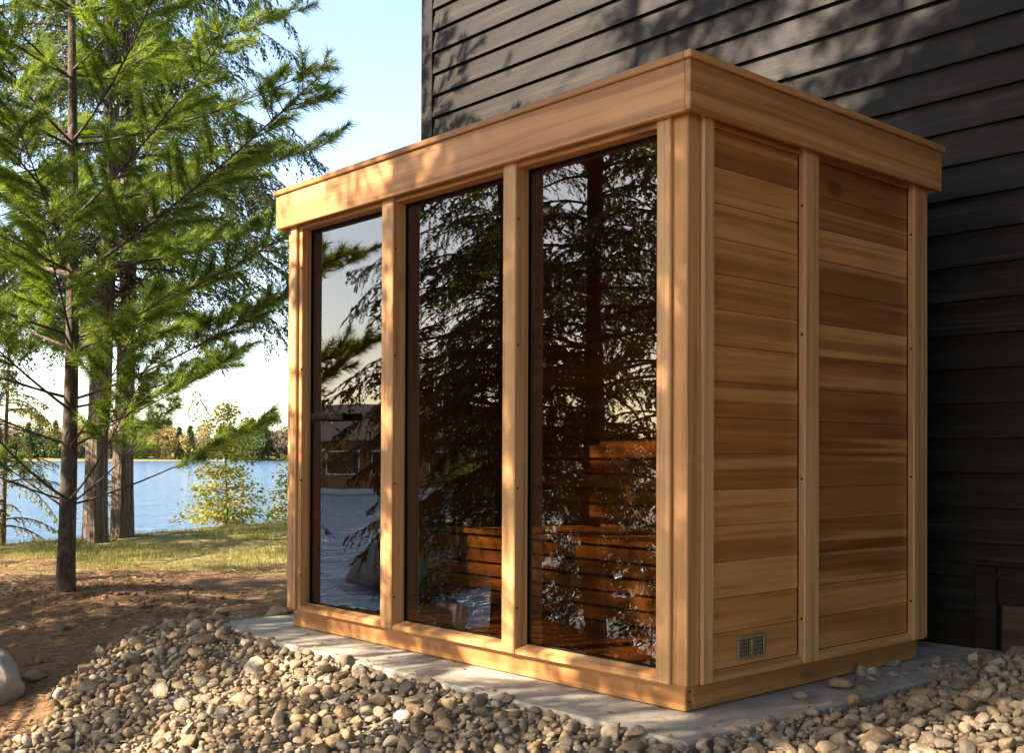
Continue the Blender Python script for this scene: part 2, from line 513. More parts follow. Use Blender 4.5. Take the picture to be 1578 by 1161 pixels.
def terrain(x, y, fine=True):
    x = np.asarray(x, float); y = np.asarray(y, float)
    z = -0.055 - 0.10 * sstep(-3.0, -8.0, x) + 0.035 * np.clip(y - 1.8, -2, 3) * sstep(-5, -9, x)
    z = z - slope_front(x, y)
    d = x + 10.4 + 0.35 * np.sin(y * 0.6) + 0.2 * np.sin(y * 1.7 + 1)
    d2 = y + 8.6 + 0.4 * np.sin(x * 0.5)
    z = z - 2.4 * sstep(0, -3.2, d) - 2.0 * sstep(0, -4, d2) * sstep(-6, 2, x)
    # soil mound around the young pine and soft undulation
    z = z + 0.05 * np.exp(-(((x + 5.2) / 1.2) ** 2 + ((y - 0.15) / 0.45) ** 2))
    z = z + 1.05 * np.exp(-(((x + 5.9) / 2.2) ** 2 + ((y + 5.5) / 1.6) ** 2))
    z = np.maximum(z, -4.2)
    r = np.hypot(x, y)
    far = sstep(500, 530, r)
    lakeside = (z < -1.5)
    z = np.where(r > 300, z * (1 - far) + far * (0.5 + 3.0 * sstep(530, 700, r)), z)
    if fine:
        near = (r < 40)
        z = z + near * (0.05 * fbm(x, y, 0.9, 3, 3) + 0.055 * fbm(x, y, 4.0, 4, 9) * (x < -2.4))
    # keep the pad under the slab below its top
    pad = sstep(0.35, 0.0, np.maximum(np.maximum(-2.78 - x, x - 0.25), np.maximum(-0.32 - y, y - 1.8)))
    z = z * (1 - pad) + np.minimum(z, -0.06) * pad
    return z

def axis_coords(a, b, step, far):
    mid = np.arange(a, b + step / 2, step)
    g = []; s = step; v = b
    while v < far:
        s *= 1.22; v += s; g.append(v)
    l = []; s = step; v = a
    while v > -far:
        s *= 1.22; v -= s; l.append(v)
    return np.concatenate([np.array(l[::-1]), mid, np.array(g)])
xs = axis_coords(-12.5, 3.2, 0.07, 2500)
ys = axis_coords(-3.5, 7.5, 0.07, 2500)
X, Y = np.meshgrid(xs, ys)
Z = terrain(X, Y)
nx, ny = len(xs), len(ys)
V = np.stack([X, Y, Z], -1).reshape(-1, 3)
i = np.arange(ny - 1)[:, None] * nx; j = np.arange(nx - 1)[None, :]
F = np.stack([i + j, i + j + 1, i + nx + j + 1, i + nx + j], -1).reshape(-1, 4)
gm = np_mesh('ground', V, F, True)
def grassy(x, y):
    g = 0.42 * sstep(-5.9, -7.6, x) + 0.2 * sstep(-9, -10.2, x)
    g = g + 0.55 * sstep(0.7, 1.7, y) * sstep(-3.4, -4.6, x)
    g = g + 0.5 * np.exp(-(((x + 3.6) / 0.5) ** 2 + ((y - 0.9) / 0.6) ** 2))
    g = np.where(np.hypot(x, y) > 60, 0.95, g)
    return np.clip(g, 0, 1)
at = gm.attributes.new('grassy', 'FLOAT', 'POINT')
at.data.foreach_set('value', grassy(V[:, 0], V[:, 1]).astype(np.float32))
tag(meshobj('ground', gm, ground_m), 'brown pine-needle ground with patches of thin grass sloping to the lake', 'ground', kind='structure')

LAKE_Z = -1.62
lm = np_mesh('lake', [(-2200, -2200, 0), (2200, -2200, 0), (2200, 2200, 0), (-2200, 2200, 0)], np.array([[0, 1, 2, 3]]))
tag(meshobj('lake', lm, water_m, None, (0, 0, LAKE_Z)), 'rippled blue lake beyond the grassy bank', 'lake', kind='structure')

# ------------------------------------------------------------------ slab
def make_slab():
    me = chamfer_box(3.02, 2.06, 0.12, 0.008)
    o = meshobj('concrete_slab', me, concrete_m, None, (-1.27, 0.74, -0.061))
    tag(o, 'pale concrete slab under the cedar sauna, edges buried in river stones', 'slab', kind='structure')
make_slab()

# ------------------------------------------------------------------ house
def lap_board(L, exposure=0.1475, t=0.031, name='lap'):
    """clapboard: local x along its length, z up from its bottom edge, -y outward"""
    h = exposure + 0.028
    prof = [(-t, 0.0), (-t + 0.0015, -0.0015), (-0.001, -0.0015), (0.0, h), (-0.005, h)]
    nseg = max(2, int(L / 0.5)); xsx = np.linspace(0, L, nseg + 1)
    Vv = np.array([(x, p[0], p[1]) for x in xsx for p in prof]); k = len(prof)
    Q = []
    for a in range(nseg):
        for b in range(k):
            b2 = (b + 1) % k
            Q.append((a * k + b, a * k + b2, (a + 1) * k + b2, (a + 1) * k + b))
    me = np_mesh(name, Vv, [np.array(Q), ])
    return me

def make_house():
    WY = 1.80
    XL, XR, YB, TOP = -3.755, 6.2, 9.0, 5.3
    h = empty('house', (XL, WY, 0.0))
    tag(h, 'dark-stained clapboard house wall rising behind the cedar sauna', 'house')
    def loc(lo): return (lo[0] - XL, lo[1] - WY, lo[2])
    def hb(name, lo, hi, m, b=0.003, parent=h, tone=None):
        if parent is h: return box(name, loc(lo), loc(hi), m, h, b, tone)
        return box(name, lo, hi, m, parent, b, tone)
    hb('wall', (XL + 0.03, WY + 0.006, 0.02), (XR, YB, TOP), siding_m)
    hb('foundation', (XL + 0.08, WY + 0.05, -0.9), (XR - .05, YB - 0.05, 0.018), concrete_m)
    # front boards
    E_ = 0.1462; z0 = 0.908 - 5 * E_
    zz = z0; row = 0
    x_end = 0.100
    long_me = lap_board(7.3, E_); long_me.materials.append(siding_m)
    short_me = lap_board(3.73, E_); short_me.materials.append(siding_m)
    right_me = lap_board(4.2, E_); right_me.materials.append(siding_m)
    zi = z0
    while zi < TOP - 0.1:
        if zi < 0.30:
            meshobj('siding_board', short_me, None, h, loc((-3.632, WY, zi)))
            meshobj('siding_board', right_me, None, h, loc((1.62, WY, zi)))
        else:
            meshobj('siding_board', long_me, None, h, loc((-3.632, WY, zi)))
            rm = meshobj('siding_board', right_me, None, h, loc((3.67, WY, zi)))
            rm.scale.x = 2.5 / 4.2
        zi += E_
    # left end wall boards
    side_me = lap_board(7.0, E_); side_me.materials.append(siding_m)
    zi = z0
    while zi < TOP - 0.1:
        o = meshobj('siding_board', side_me, None, h, loc((XL + 0.03, YB - 0.1, zi)))
        o.rotation_euler = (0, 0, -math.pi / 2)
        zi += E_
    hb('corner_board', (XL, WY - 0.034, 0.05), (-3.635, WY + 0.005, TOP), siding_m)
    hb('corner_board', (XL - 0.002, WY + 0.007, 0.05), (XL + 0.028, WY + 0.12, TOP), siding_m)
    # skirt ledge and crawl-space hatch
    hb('skirt_board', (-3.63, WY - 0.016, 0.02), (0.098, WY + 0.004, 0.178), siding_m)
    ht = empty('hatch'); ht.parent = h; ht.location = loc((0.1, WY, 0.0))
    hb('stile', (0.002, -0.042, 0.03), (0.092, 0.003, 0.372), siding_m, parent=ht)
    hb('stile', (1.41, -0.042, 0.03), (1.50, 0.003, 0.372), siding_m, parent=ht)
    hb('rail', (-0.004, -0.048, 0.374), (1.51, 0.003, 0.394), siding_m, parent=ht)
    hb('upper_panel', (0.094, -0.026, 0.218), (1.408, 0.003, 0.372), siding_m, parent=ht)
    hb('plywood_panel', (0.105, -0.010, -0.02), (1.408, 0.004, 0.216), cedar_dark_ply, parent=ht)
    # roof, out of the picture
    rv = np.array([(-0.5, -0.6, TOP - 0.05), (XR - XL + 0.4, -0.6, TOP - 0.05), (XR - XL + 0.4, 3.6, TOP + 2.2), (-0.5, 3.6, TOP + 2.2),
                   (-0.5, 7.8, TOP - 0.05), (XR - XL + 0.4, 7.8, TOP - 0.05)])
    rv2 = rv - np.array([0, 0, 0.18])
    fr = np.array([(0, 1, 2, 3), (3, 2, 5, 4), (7, 6, 9, 8), (8, 9, 10, 11)][:3] + [(9, 8, 10, 11), (0, 6, 7, 1), (4, 5, 11, 10), (0, 3, 9, 6), (3, 4, 10, 9), (1, 7, 8, 2), (2, 8, 11, 5)])
    meshobj('roof', np_mesh('roof', np.concatenate([rv, rv2]), fr), black_metal, h)
    gv = np.array([(0.03, 0.01, TOP), (0.03, 7.2, TOP), (0.03, 3.6, TOP + 1.95)])
    gv = np.concatenate([gv, gv + np.array([XR - XL - 0.06, 0, 0])])
    meshobj('gable', np_mesh('gable', gv, [np.array([(0, 1, 2), (5, 4, 3)]), np.array([(0, 3, 4, 1)])]), siding_m, h)

cedar_dark_ply = cedar('plywood', 0, (0.075, 0.044, 0.019), (0.055, 0.031, 0.013), (0.03, 0.016, 0.007), 0.85)
make_house()

# ------------------------------------------------------------------ sauna
def screw_mesh():
    a = Acc()
    th = np.linspace(0, 2 * np.pi, 10, endpoint=False)
    ring = lambda r, z: np.stack([r * np.cos(th), r * np.sin(th), np.full(10, z)], 1)
    Vv = np.concatenate([ring(0.0052, 0), ring(0.0048, 0.0012), ring(0.002, 0.0014), [(0, 0, 0.0006)]])
    Q = [(k, (k + 1) % 10, 10 + (k + 1) % 10, 10 + k) for k in range(10)] + [(10 + k, 10 + (k + 1) % 10, 20 + (k + 1) % 10, 20 + k) for k in range(10)]
    T = [(20 + k, 20 + (k + 1) % 10, 30) for k in range(10)]
    me = np_mesh('screw', Vv, [np.array(Q), np.array(T)], True); me.materials.append(screw_m)
    return me

def make_sauna():
    W, D, H = 2.41, 1.474, 2.10
    s = empty('sauna', (0, 0, 0))
    tag(s, 'cedar sauna cabin with three dark glass front panes and flat roof', 'sauna')
    B = lambda name, lo, hi, m, b=0.003, parent=s, tone=None: box(name, lo, hi, m, parent, b, tone)
    # base plinth
    B('base_board', (-W, 0.0, 0.003), (-0.0005, 0.04, 0.088), cedar_x, tone=0.55)
    B('base_board', (-0.038, 0.0405, 0.003), (0.0, D, 0.0875), cedar_y, tone=0.5)
    B('base_board', (-W, 0.0405, 0.003), (-W + 0.038, D, 0.0875), cedar_y)
    B('base_board', (-W + 0.0385, D - 0.038, 0.003), (-0.0385, D, 0.0875), cedar_x)
    # roof: fascia, cap
    o, c = 0.0705, 0.0815
    zf, zt = 1.914, 2.075
    B('fascia_board', (-W - o, -o, zf), (o - 0.022, -o + 0.022, zt), cedar_x, tone=0.62)
    B('fascia_board', (o - 0.0218, -o, zf), (o, D + o, zt), cedar_y, tone=0.42)
    B('fascia_board', (-W - o, -o + 0.0222, zf), (-W - o + 0.022, D + o, zt), cedar_y)
    B('fascia_board', (-W - o + 0.0222, D + o - 0.022, zf), (o - 0.0222, D + o, zt), cedar_x)
    B('cap_trim', (-W - c, -c, zt + 0.0005), (c - 0.0302, -c + 0.03, H), cedar_x, tone=0.6)
    B('cap_trim', (c - 0.03, -c, zt + 0.0005), (c, D + c, H), cedar_y, tone=0.5)
    B('cap_trim', (-W - c, -c + 0.0302, zt + 0.0005), (-W - c + 0.03, D + c, H), cedar_y)
    B('cap_trim', (-W - c + 0.0302, D + c - 0.03, zt + 0.0005), (c - 0.0302, D + c, H), cedar_x)
    B('roof_panel', (-W - o + 0.023, -o + 0.023, 2.0), (o - 0.023, D + o - 0.023, 2.06), black_metal)
    B('soffit_board', (-W - o + 0.0225, -o + 0.0225, 1.935), (o - 0.0225, D + o - 0.0225, 1.953), cedar_x, tone=0.4)
    # --- front posts and mullions (z from .088)
    zb, ztop = 0.0885, 1.9345
    posts_x = [(-1.636, -1.555), (-0.850, -0.780)]
    # near corner
    B('corner_post', (-0.052, -0.025, zb), (0.025, 0.052, ztop), cedar_z, tone=0.5)
    B('batten', (-0.092, -0.042, zb), (-0.034, -0.0255, ztop), cedar_z, 0.004, tone=0.75)
    B('jamb', (-0.0920, -0.0250, zb), (-0.0525, 0.055, ztop), cedar_z, tone=0.55)
    B('batten', (0.0255, 0.036, zb), (0.042, 0.092, ztop), cedar_z, 0.004, tone=0.8)
    B('jamb', (-0.03, 0.0525, zb), (0.0250, 0.0918, ztop), cedar_z, tone=0.6)
    # far left corner
    B('corner_post', (-W - 0.025, -0.025, zb), (-W + 0.05, 0.052, ztop), cedar_z, tone=0.65)
    B('batten', (-W + 0.022, -0.042, zb), (-2.338, -0.0255, ztop), cedar_z, 0.004, tone=0.75)
    B('jamb', (-2.359, -0.025, zb), (-2.312, 0.055, ztop), cedar_z, tone=0.5)
    B('batten', (-W - 0.042, 0.036, zb), (-W - 0.0255, 0.092, ztop), cedar_z, 0.004)
    for (a, b_) in posts_x:
        B('mullion', (a, -0.042, zb), (b_, 0.055, ztop), cedar_z, 0.004, tone=0.72)
    # --- side posts
    B('batten', (0.012, 0.607, zb), (0.042, 0.698, ztop), cedar_z, 0.004, tone=0.7)
    B('batten', (0.012, 1.373, zb), (0.042, 1.462, ztop), cedar_z, 0.004, tone=0.62)
    B('corner_post', (-0.04, 1.4625, zb), (0.030, D + 0.03, ztop), cedar_z, 0.004, tone=0.6)
    # --- headers
    bays = [(-2.312, -1.636), (-1.555, -0.850), (-0.780, -0.092)]
    for (a, b_) in bays:
        B('header', (a + 0.0005, -0.03, 1.898), (b_ - 0.0005, 0.055, 1.9345), cedar_x, tone=0.45)
        # sill with a sloping top
        prof = [(-0.034, 0.0885), (-0.034, 0.103), (-0.028, 0.108), (0.02, 0.119), (0.055, 0.119), (0.055, 0.0885)]
        L = b_ - a - 0.001
        Vv = np.array([(x, p[0], p[1]) for x in (0, L) for p in prof]); k = len(prof)
        Q = [(q, (q + 1) % k, k + (q + 1) % k, k + q) for q in range(k)]
        me = np_mesh('sill', Vv, [np.array(Q)[:, ::-1], ])
        import bmesh
        bm = bmesh.new(); bm.from_mesh(me); bm.faces.new([bm.verts[q] for q in range(k)] if False else [v for v in list(bm.verts)[:k]]); bm.faces.new([v for v in list(bm.verts)[k:]][::-1])
        bmesh.ops.recalc_face_normals(bm, faces=bm.faces); bm.to_mesh(me); bm.free()
        so = meshobj('sill', me, cedar_x, s, (a + 0.0005, 0, 0)); so.color = (0.7, .5, .5, 1)
    # --- glass, black frames, door
    GY = 0.032
    for k, (a, b_) in enumerate(bays):
        par = s
        if k == 0:
            par = empty('door'); par.parent = s; par['label'] = 'tinted glass door with black bar handle'
        f = 0.0035
        B('frame_stile', (a + 0.0005, 0.025, 0.1195), (a + f, 0.05, 1.8975), black_seal, 0.001, par)
        B('frame_stile', (b_ - f, 0.025, 0.1195), (b_ - 0.0005, 0.05, 1.8975), black_seal, 0.001, par)
        B('frame_rail', (a + f + 0.0002, 0.022, 1.893), (b_ - f - 0.0002, 0.05, 1.8975), black_seal, 0.001, par)
        B('frame_rail', (a + f + 0.0002, 0.022, 0.1195), (b_ - f - 0.0002, 0.05, 0.124), black_seal, 0.001, par)
        B('glass_pane', (a + f + 0.0004, GY, 0.1243), (b_ - f - 0.0004, GY + 0.008, 1.8927), glass_m, 0.0006, par)
        if k == 0:
            hd = Acc()
            me = chamfer_box(0.27, 0.022, 0.034, 0.004)
            ho = meshobj('handle', me.copy(), black_metal, par, (-2.095, -0.012, 1.0)); ho.data.materials.clear(); ho.data.materials.append(black_metal)
            for xx in (-2.19, -2.0):
                B('handle_mount', (xx - 0.011, -0.001, 0.989), (xx + 0.011, GY - 0.0005, 1.011), black_metal, 0.002, par)
    # --- side cladding boards
    tones_a = [0.18, 0.55, 0.62, 0.6, 0.55, 0.62, 0.52, 0.3, 0.35, 0.32, 0.62, 0.5, 0.78, 0.6, 0.6]
    tones_b = [0.05, 0.12, 0.75, 0.06, 0.15, 0.72, 0.2, 0.22, 0.15, 0.22, 0.3, 0.12, 0.1, 0.62, 0.35]
    zs = [1.905, 1.780, 1.660, 1.545, 1.428, 1.311, 1.191, 1.070, 0.953, 0.832, 0.713, 0.594, 0.475, 0.354, 0.239, 0.121]
    for (ya, yb, tn) in ((0.0922, 0.6065, tones_a), (0.6985, 1.3725, tones_b)):
        for q in range(15):
            zlo, zhi = zs[q + 1], zs[q]
            pr = random.uniform(-0.0006, 0.0006)
            bo = B('cladding_board', (-0.012, ya + 0.0004, zlo + 0.0006), (0.0118 + pr, yb - 0.0004, zhi - 0.0006), clad, 0.0022, s, tn[q])
        B('header', (-0.012, ya + 0.0004, 1.9056), (0.022, yb - 0.0004, 1.9345), cedar_y, 0.002, s, 0.2)
        # side sill
        prof = [(0.034, 0.0885), (0.034, 0.1), (0.028, 0.106), (0.0125, 0.1195), (-0.012, 0.1195), (-0.012, 0.0885)]
        L = yb - ya - 0.001
        Vv = np.array([(p[0], y, p[1]) for y in (0, L) for p in prof]); k = len(prof)
        Q = [(q, (q + 1) % k, k + (q + 1) % k, k + q) for q in range(k)]
        me = np_mesh('sill', Vv, [np.array(Q)])
        so = meshobj('sill', me, cedar_y, s, (0, ya + 0.0005, 0)); so.color = (0.65, .5, .5, 1)
    # other two walls (plain panels of boards, not in view)
    zs2 = zs
    for q in range(15):
        B('cladding_board', (-W - 0.0118, 0.0922, zs2[q + 1] + 0.0006), (-W + 0.012, D - 0.0, zs2[q] - 0.0006), clad, 0.0022)
        B('cladding_board', (-W + 0.0125, D + 0.0002, zs2[q + 1] + 0.0006), (-0.0405, D + 0.018, zs2[q] - 0.0006), inner, 0.0022)
    B('corner_post', (-W - 0.03, D + 0.0005, zb), (-W + 0.012, D + 0.04, ztop), cedar_z)
    # screws
    sm = screw_mesh()
    def screw(p, rot):
        so = meshobj('screw', sm, None, s, p); so.rotation_euler = rot
    for xx in (-2.3118, -1.5548, -0.7798):
        for z in (1.70, 1.24, 0.72, 0.24):
            screw((xx, -0.024, z + random.uniform(-.02, .02)), (0, math.pi / 2, 0))
    for yy in (0.6068, 1.3728):
        for z in (1.72, 1.26, 0.745, 0.2475):
            screw((0.028, yy, z), (math.pi / 2, 0, 0))
    for z in (0.032, 0.066):
        screw((0.0002, 0.02, z), (0, math.pi / 2, 0))
    # vent grille on the lowest cladding board
    v = empty('vent_grille'); v.parent = s; v.location = (0.0125, 0.332, 0.1785)
    v['label'] = 'small aged metal vent grille low on the side wall'
    def vb(name, lo, hi, m=vent_m, b=0.001): B(name, lo, hi, m, b, v)
    hw, hh = 0.079, 0.0395
    vb('frame', (0.0002, -hw, hh - 0.011), (0.005, hw, hh)); vb('frame', (0.0002, -hw, -hh), (0.005, hw, -hh + 0.011))
    vb('frame', (0.0002, -hw, -hh + 0.0112), (0.005, -hw + 0.014, hh - 0.0112)); vb('frame', (0.0002, hw - 0.014, -hh + 0.0112), (0.005, hw, hh - 0.0112))
    vb('frame', (0.0002, -0.007, -hh + 0.0112), (0.005, 0.007, hh - 0.0112))
    vb('backing', (-0.0003, -hw + 0.003, -hh + 0.003), (0.0001, hw - 0.003, hh - 0.003), black_seal, 0.0001)
    for sgn in (-1, 1):
        for q in range(5):
            y = sgn * (0.013 + q * 0.0105)
            vb('bar', (0.0008, y - 0.0012, -hh + 0.0113), (0.0032, y + 0.0012, hh - 0.0113), vent_m, 0.0004)
        for q in range(4):
            z = -0.0195 + q * 0.013
            y0, y1 = (0.0072, hw - 0.0142) if sgn > 0 else (-hw + 0.0142, -0.0072)
            vb('bar', (0.0010, y0, z - 0.0012), (0.0036, y1, z + 0.0012), vent_m, 0.0004)
    sm2 = sm.copy(); sm2.materials.clear(); sm2.materials.append(vent_m)
    for (yy, zz) in [(a, b_) for a in (-0.072, -0.036, 0, 0.036, 0.072) for b_ in (-0.034, 0.034)]:
        st = meshobj('stud', sm2, None, v, (0.0051, yy, zz)); st.rotation_euler = (0, math.pi / 2, 0); st.scale = (0.75, 0.75, 1.6)
    # --- interior
    IY = D - 0.05
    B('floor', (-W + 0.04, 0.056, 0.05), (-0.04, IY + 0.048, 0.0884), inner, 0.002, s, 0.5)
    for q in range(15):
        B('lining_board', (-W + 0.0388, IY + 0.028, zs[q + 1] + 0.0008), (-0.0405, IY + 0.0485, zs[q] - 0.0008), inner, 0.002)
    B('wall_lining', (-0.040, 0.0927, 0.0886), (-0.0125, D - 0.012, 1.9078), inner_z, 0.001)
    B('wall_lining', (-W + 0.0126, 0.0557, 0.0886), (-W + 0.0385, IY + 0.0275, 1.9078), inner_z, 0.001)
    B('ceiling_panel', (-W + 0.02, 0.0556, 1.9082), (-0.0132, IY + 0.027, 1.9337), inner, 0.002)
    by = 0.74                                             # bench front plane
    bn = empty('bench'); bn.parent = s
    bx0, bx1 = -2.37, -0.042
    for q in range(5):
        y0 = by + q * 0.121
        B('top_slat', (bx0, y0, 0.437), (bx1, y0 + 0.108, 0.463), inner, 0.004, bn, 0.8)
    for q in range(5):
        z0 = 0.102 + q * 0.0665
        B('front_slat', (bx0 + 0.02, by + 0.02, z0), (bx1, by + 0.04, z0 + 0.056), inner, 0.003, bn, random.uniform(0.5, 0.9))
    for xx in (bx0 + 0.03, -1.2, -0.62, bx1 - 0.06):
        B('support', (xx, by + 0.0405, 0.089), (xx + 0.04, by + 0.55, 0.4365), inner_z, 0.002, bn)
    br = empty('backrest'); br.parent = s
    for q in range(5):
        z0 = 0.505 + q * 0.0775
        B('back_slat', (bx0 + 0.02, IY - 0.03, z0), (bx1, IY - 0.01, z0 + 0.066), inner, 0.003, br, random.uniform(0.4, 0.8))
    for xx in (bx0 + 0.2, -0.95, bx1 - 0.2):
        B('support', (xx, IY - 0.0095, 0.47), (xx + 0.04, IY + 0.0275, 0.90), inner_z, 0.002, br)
make_sauna()

# ------------------------------------------------------------------ foliage builders
def dirs_perp(d):
    ref = np.where(np.abs(d[:, 2:3]) < 0.9, np.array([[0, 0, 1.0]]), np.array([[1.0, 0, 0]]))
    a = np.cross(d, ref); a /= np.linalg.norm(a, axis=1)[:, None] + 1e-9
    b = np.cross(d, a)
    return a, b

def tri_leaves(P, Dv, L, Wd, rg, flat=None):
    """kite-like leaf per point: 2 triangles sharing an edge (one quad)"""
    n = len(P)
    if flat is None:
        r = rg.normal(size=(n, 3))
    else:
        r = flat + 0.45 * rg.normal(size=(n, 3))
    side = np.cross(Dv, r); side /= np.linalg.norm(side, axis=1)[:, None] + 1e-9
    L = L[:, None]; Wd = Wd[:, None]
    v0 = P; v1 = P + Dv * L * 0.45 + side * Wd * 0.5; v2 = P + Dv * L; v3 = P + Dv * L * 0.45 - side * Wd * 0.5
    V = np.stack([v0, v1, v2, v3], 1).reshape(-1, 3)
    F = np.arange(n)[:, None] * 4 + np.array([[0, 1, 2, 3]])
    return V, F

def trunk_mesh(name, pts, r0, r1, sides, rough, seed, flare=0.35):
    pts = np.asarray(pts, float); n = len(pts)
    t = np.linspace(0, 1, n)
    base = r0 + (r1 - r0) * t ** 0.9
    zz = pts[:, 2] - pts[0, 2]
    base = base * (1 + flare * np.exp(-zz / 0.22))
    th = np.linspace(0, 2 * np.pi, sides, endpoint=False)
    TT, ZZ = np.meshgrid(th, zz)
    # vertical ridges that wander
    ridg = fbm(np.cos(TT) * 4 + 20 + seed, np.sin(TT) * 4 + ZZ * 0.35 + 40, 1.9, 3, seed)
    rad = base[:, None] * (1 + rough * ridg)
    V, Q = tube(pts, rad, sides)
    return np_mesh(name, V, [Q], True)

def hemlock(seed, height, lmax, zlow, nbr, leaf_per, r0, gap=-0.28, leafL=0.047, wide=1.0):
    """trunk mesh, limb mesh, leaf mesh in local space"""
    rg = np.random.default_rng(seed)
    zz = np.linspace(-0.25, height, 44)
    wob = np.stack([0.05 * np.sin(zz * 0.7 + seed), 0.05 * np.cos(zz * 0.55 + seed * 2), zz], 1)
    wob[:, :2] -= wob[4, :2]
    tm = trunk_mesh('trunk', wob, r0, 0.012, 40, 0.85, seed)
    limbs = Acc(); P0 = []; D0 = []; L0 = []
    heights = np.sort(zlow + (height - 0.3 - zlow) * rg.random(nbr) ** 1.05)
    for h in heights:
        a = rg.uniform(0, 2 * np.pi)
        f = (h - zlow) / (height - zlow)
        L = lmax * (0.25 + 0.75 * (1 - f) ** 0.8) * rg.uniform(0.65, 1.1)
        if h < zlow + 0.6: L *= 0.8
        rise = rg.uniform(0.05, 0.4); droop = rg.uniform(0.35, 0.75)
        n = 12
        s = np.linspace(0, 1, n)
        dx, dy = np.cos(a), np.sin(a)
        bend = 0.12 * rg.normal() * L
        pts = np.stack([dx * s * L - dy * bend * s * s, dy * s * L + dx * bend * s * s, h + L * (rise * s - droop * s ** 2)], 1)
        ti = np.interp(h, zz, np.arange(len(zz))); pts[:, :2] += wob[int(ti), :2]
        rb = 0.006 + 0.012 * L / lmax * (1.1 - f)
        V, Q = tube(pts, rb * (1 - 0.85 * s), 5); limbs.add(V, Q)
        # side twigs
        nt = int(L / 0.05)
        ss = np.linspace(0.14, 0.99, nt) + rg.normal(size=nt) * 0.01
        ss = np.clip(ss, 0.1, 1)
        base = np.stack([np.interp(ss, s, pts[:, k]) for k in range(3)], 1)
        tg = np.gradient(pts, axis=0); tg /= np.linalg.norm(tg, axis=1)[:, None]
        td = np.stack([np.interp(ss, s, tg[:, k]) for k in range(3)], 1)
        sg = np.where(np.arange(nt) % 2 == 0, 1, -1)
        lat = np.stack([-td[:, 1], td[:, 0], np.zeros(nt)], 1); lat /= np.linalg.norm(lat, axis=1)[:, None] + 1e-9
        wd = td * 0.75 + lat * sg[:, None] * rg.uniform(0.5, 1.1, nt)[:, None]
        wd[:, 2] += rg.normal(size=nt) * 0.14 - 0.12
        wd /= np.linalg.norm(wd, axis=1)[:, None]
        wl = (0.10 + 0.42 * np.sin(np.pi * np.clip(ss * 0.85 + 0.1, 0, 1))) * L / 2.4 * rg.uniform(0.5, 1.2, nt)
        P0.append(base); D0.append(wd); L0.append(wl)
    P0 = np.concatenate(P0); D0 = np.concatenate(D0); L0 = np.concatenate(L0)
    # drop whole clumps for gaps
    g = np.array([mnoise.noise(Vector(p) * 1.1 + Vector((seed, 0, 0))) for p in P0[:, :]])
    ok = g > gap
    P0, D0, L0 = P0[ok], D0[ok], L0[ok]
    # thin twig sticks
    n = len(P0)
    m = leaf_per
    u = (np.arange(m)[None, :] + rg.random((n, m))) / m
    droop = rg.uniform(0.25, 0.8, n)[:, None]
    P = P0[:, None, :] + D0[:, None, :] * (u * L0[:, None])[..., None]
    P[..., 2] -= droop * (u ** 2) * L0[:, None]
    # twig sticks
    e = np.stack([P0, P0 + D0 * L0[:, None] * 0.5 - np.array([0, 0, 1]) * (droop * 0.25 * L0[:, None]), P0 + D0 * L0[:, None] - np.array([0, 0, 1]) * (droop * L0[:, None])], 1)
    up = np.array([0, 0, 0.0022])
    V = np.stack([e[:, 0] + up, e[:, 1] + up, e[:, 2], e[:, 1] - up, e[:, 0] - up], 1).reshape(-1, 3)
    limbs.add(V, np.arange(n)[:, None] * 5 + np.array([[0, 1, 3, 4]]))
    limbs.add(np.zeros((0, 3)), np.zeros((0, 3), int))
    Pf = P.reshape(-1, 3)
    Dm = np.repeat(D0, m, 0).reshape(n, m, 3).copy()
    Dm[..., 2] -= 1.3 * droop * u
    Dm /= np.linalg.norm(Dm, axis=2)[..., None]
    Dm = Dm.reshape(-1, 3)
    a, b = dirs_perp(Dm)
    sg = rg.choice([-1, 1], len(Dm))[:, None]
    Dl = Dm * rg.uniform(0.5, 1.0, len(Dm))[:, None] + a * sg * rg.uniform(0.4, 1.0, len(Dm))[:, None] + b * rg.normal(size=(len(Dm), 1)) * 0.25
    Dl[:, 2] -= 0.25
    Dl /= np.linalg.norm(Dl, axis=1)[:, None]
    Ll = leafL * rg.uniform(0.6, 1.35, len(Dm)); Wl = Ll * rg.uniform(0.28, 0.46, len(Dm)) * wide
    V, F = tri_leaves(Pf, Dl, Ll, Wl, rg, b)
    return tm, limbs.mesh('limbs'), np_mesh('crown', V, F)

def set_mat(me, m):
    me.materials.clear(); me.materials.append(m); return me

def place_tree(name, meshes, loc, rz, sc, label, cat='tree', group=None):
    r = empty(name, loc, rz); r.scale = (sc,) * 3
    tag(r, label, cat, group)
    tr = meshobj('trunk', meshes[0], None, r)
    meshobj('limbs', meshes[1], None, r)
    meshobj('crown', meshes[2], None, r)
    return r
def gz(x, y): return float(terrain(np.array([x]), np.array([y]))[0])

hemA = hemlock(11, 13.0, 3.1, 2.5, 205, 28, 0.125)
hemB = hemlock(23, 12.5, 2.9, 2.7, 195, 28, 0.12)
for hm in (hemA, hemB):
    set_mat(hm[0], bark_cedar); set_mat(hm[1], twig_m); set_mat(hm[2], hem_m)
hemC = hemlock(37, 9.5, 2.2, 1.5, 180, 42, 0.085, -0.19, 0.036)
hemE = hemlock(43, 10.5, 2.1, 4.2, 105, 34, 0.09, -0.05, 0.047, 1.2)
set_mat(hemE[0], bark_pine); set_mat(hemE[1], twig_m); set_mat(hemE[2], hem_m)
set_mat(hemC[0], bark_pine); set_mat(hemC[1], twig_m); set_mat(hemC[2], hem_m)
hemD = hemlock(51, 17.5, 3.5, 7.2, 230, 17, 0.17, -0.4, 0.078, 1.25)
set_mat(hemD[0], bark_cedar); set_mat(hemD[1], twig_m); set_mat(hemD[2], hem_m)
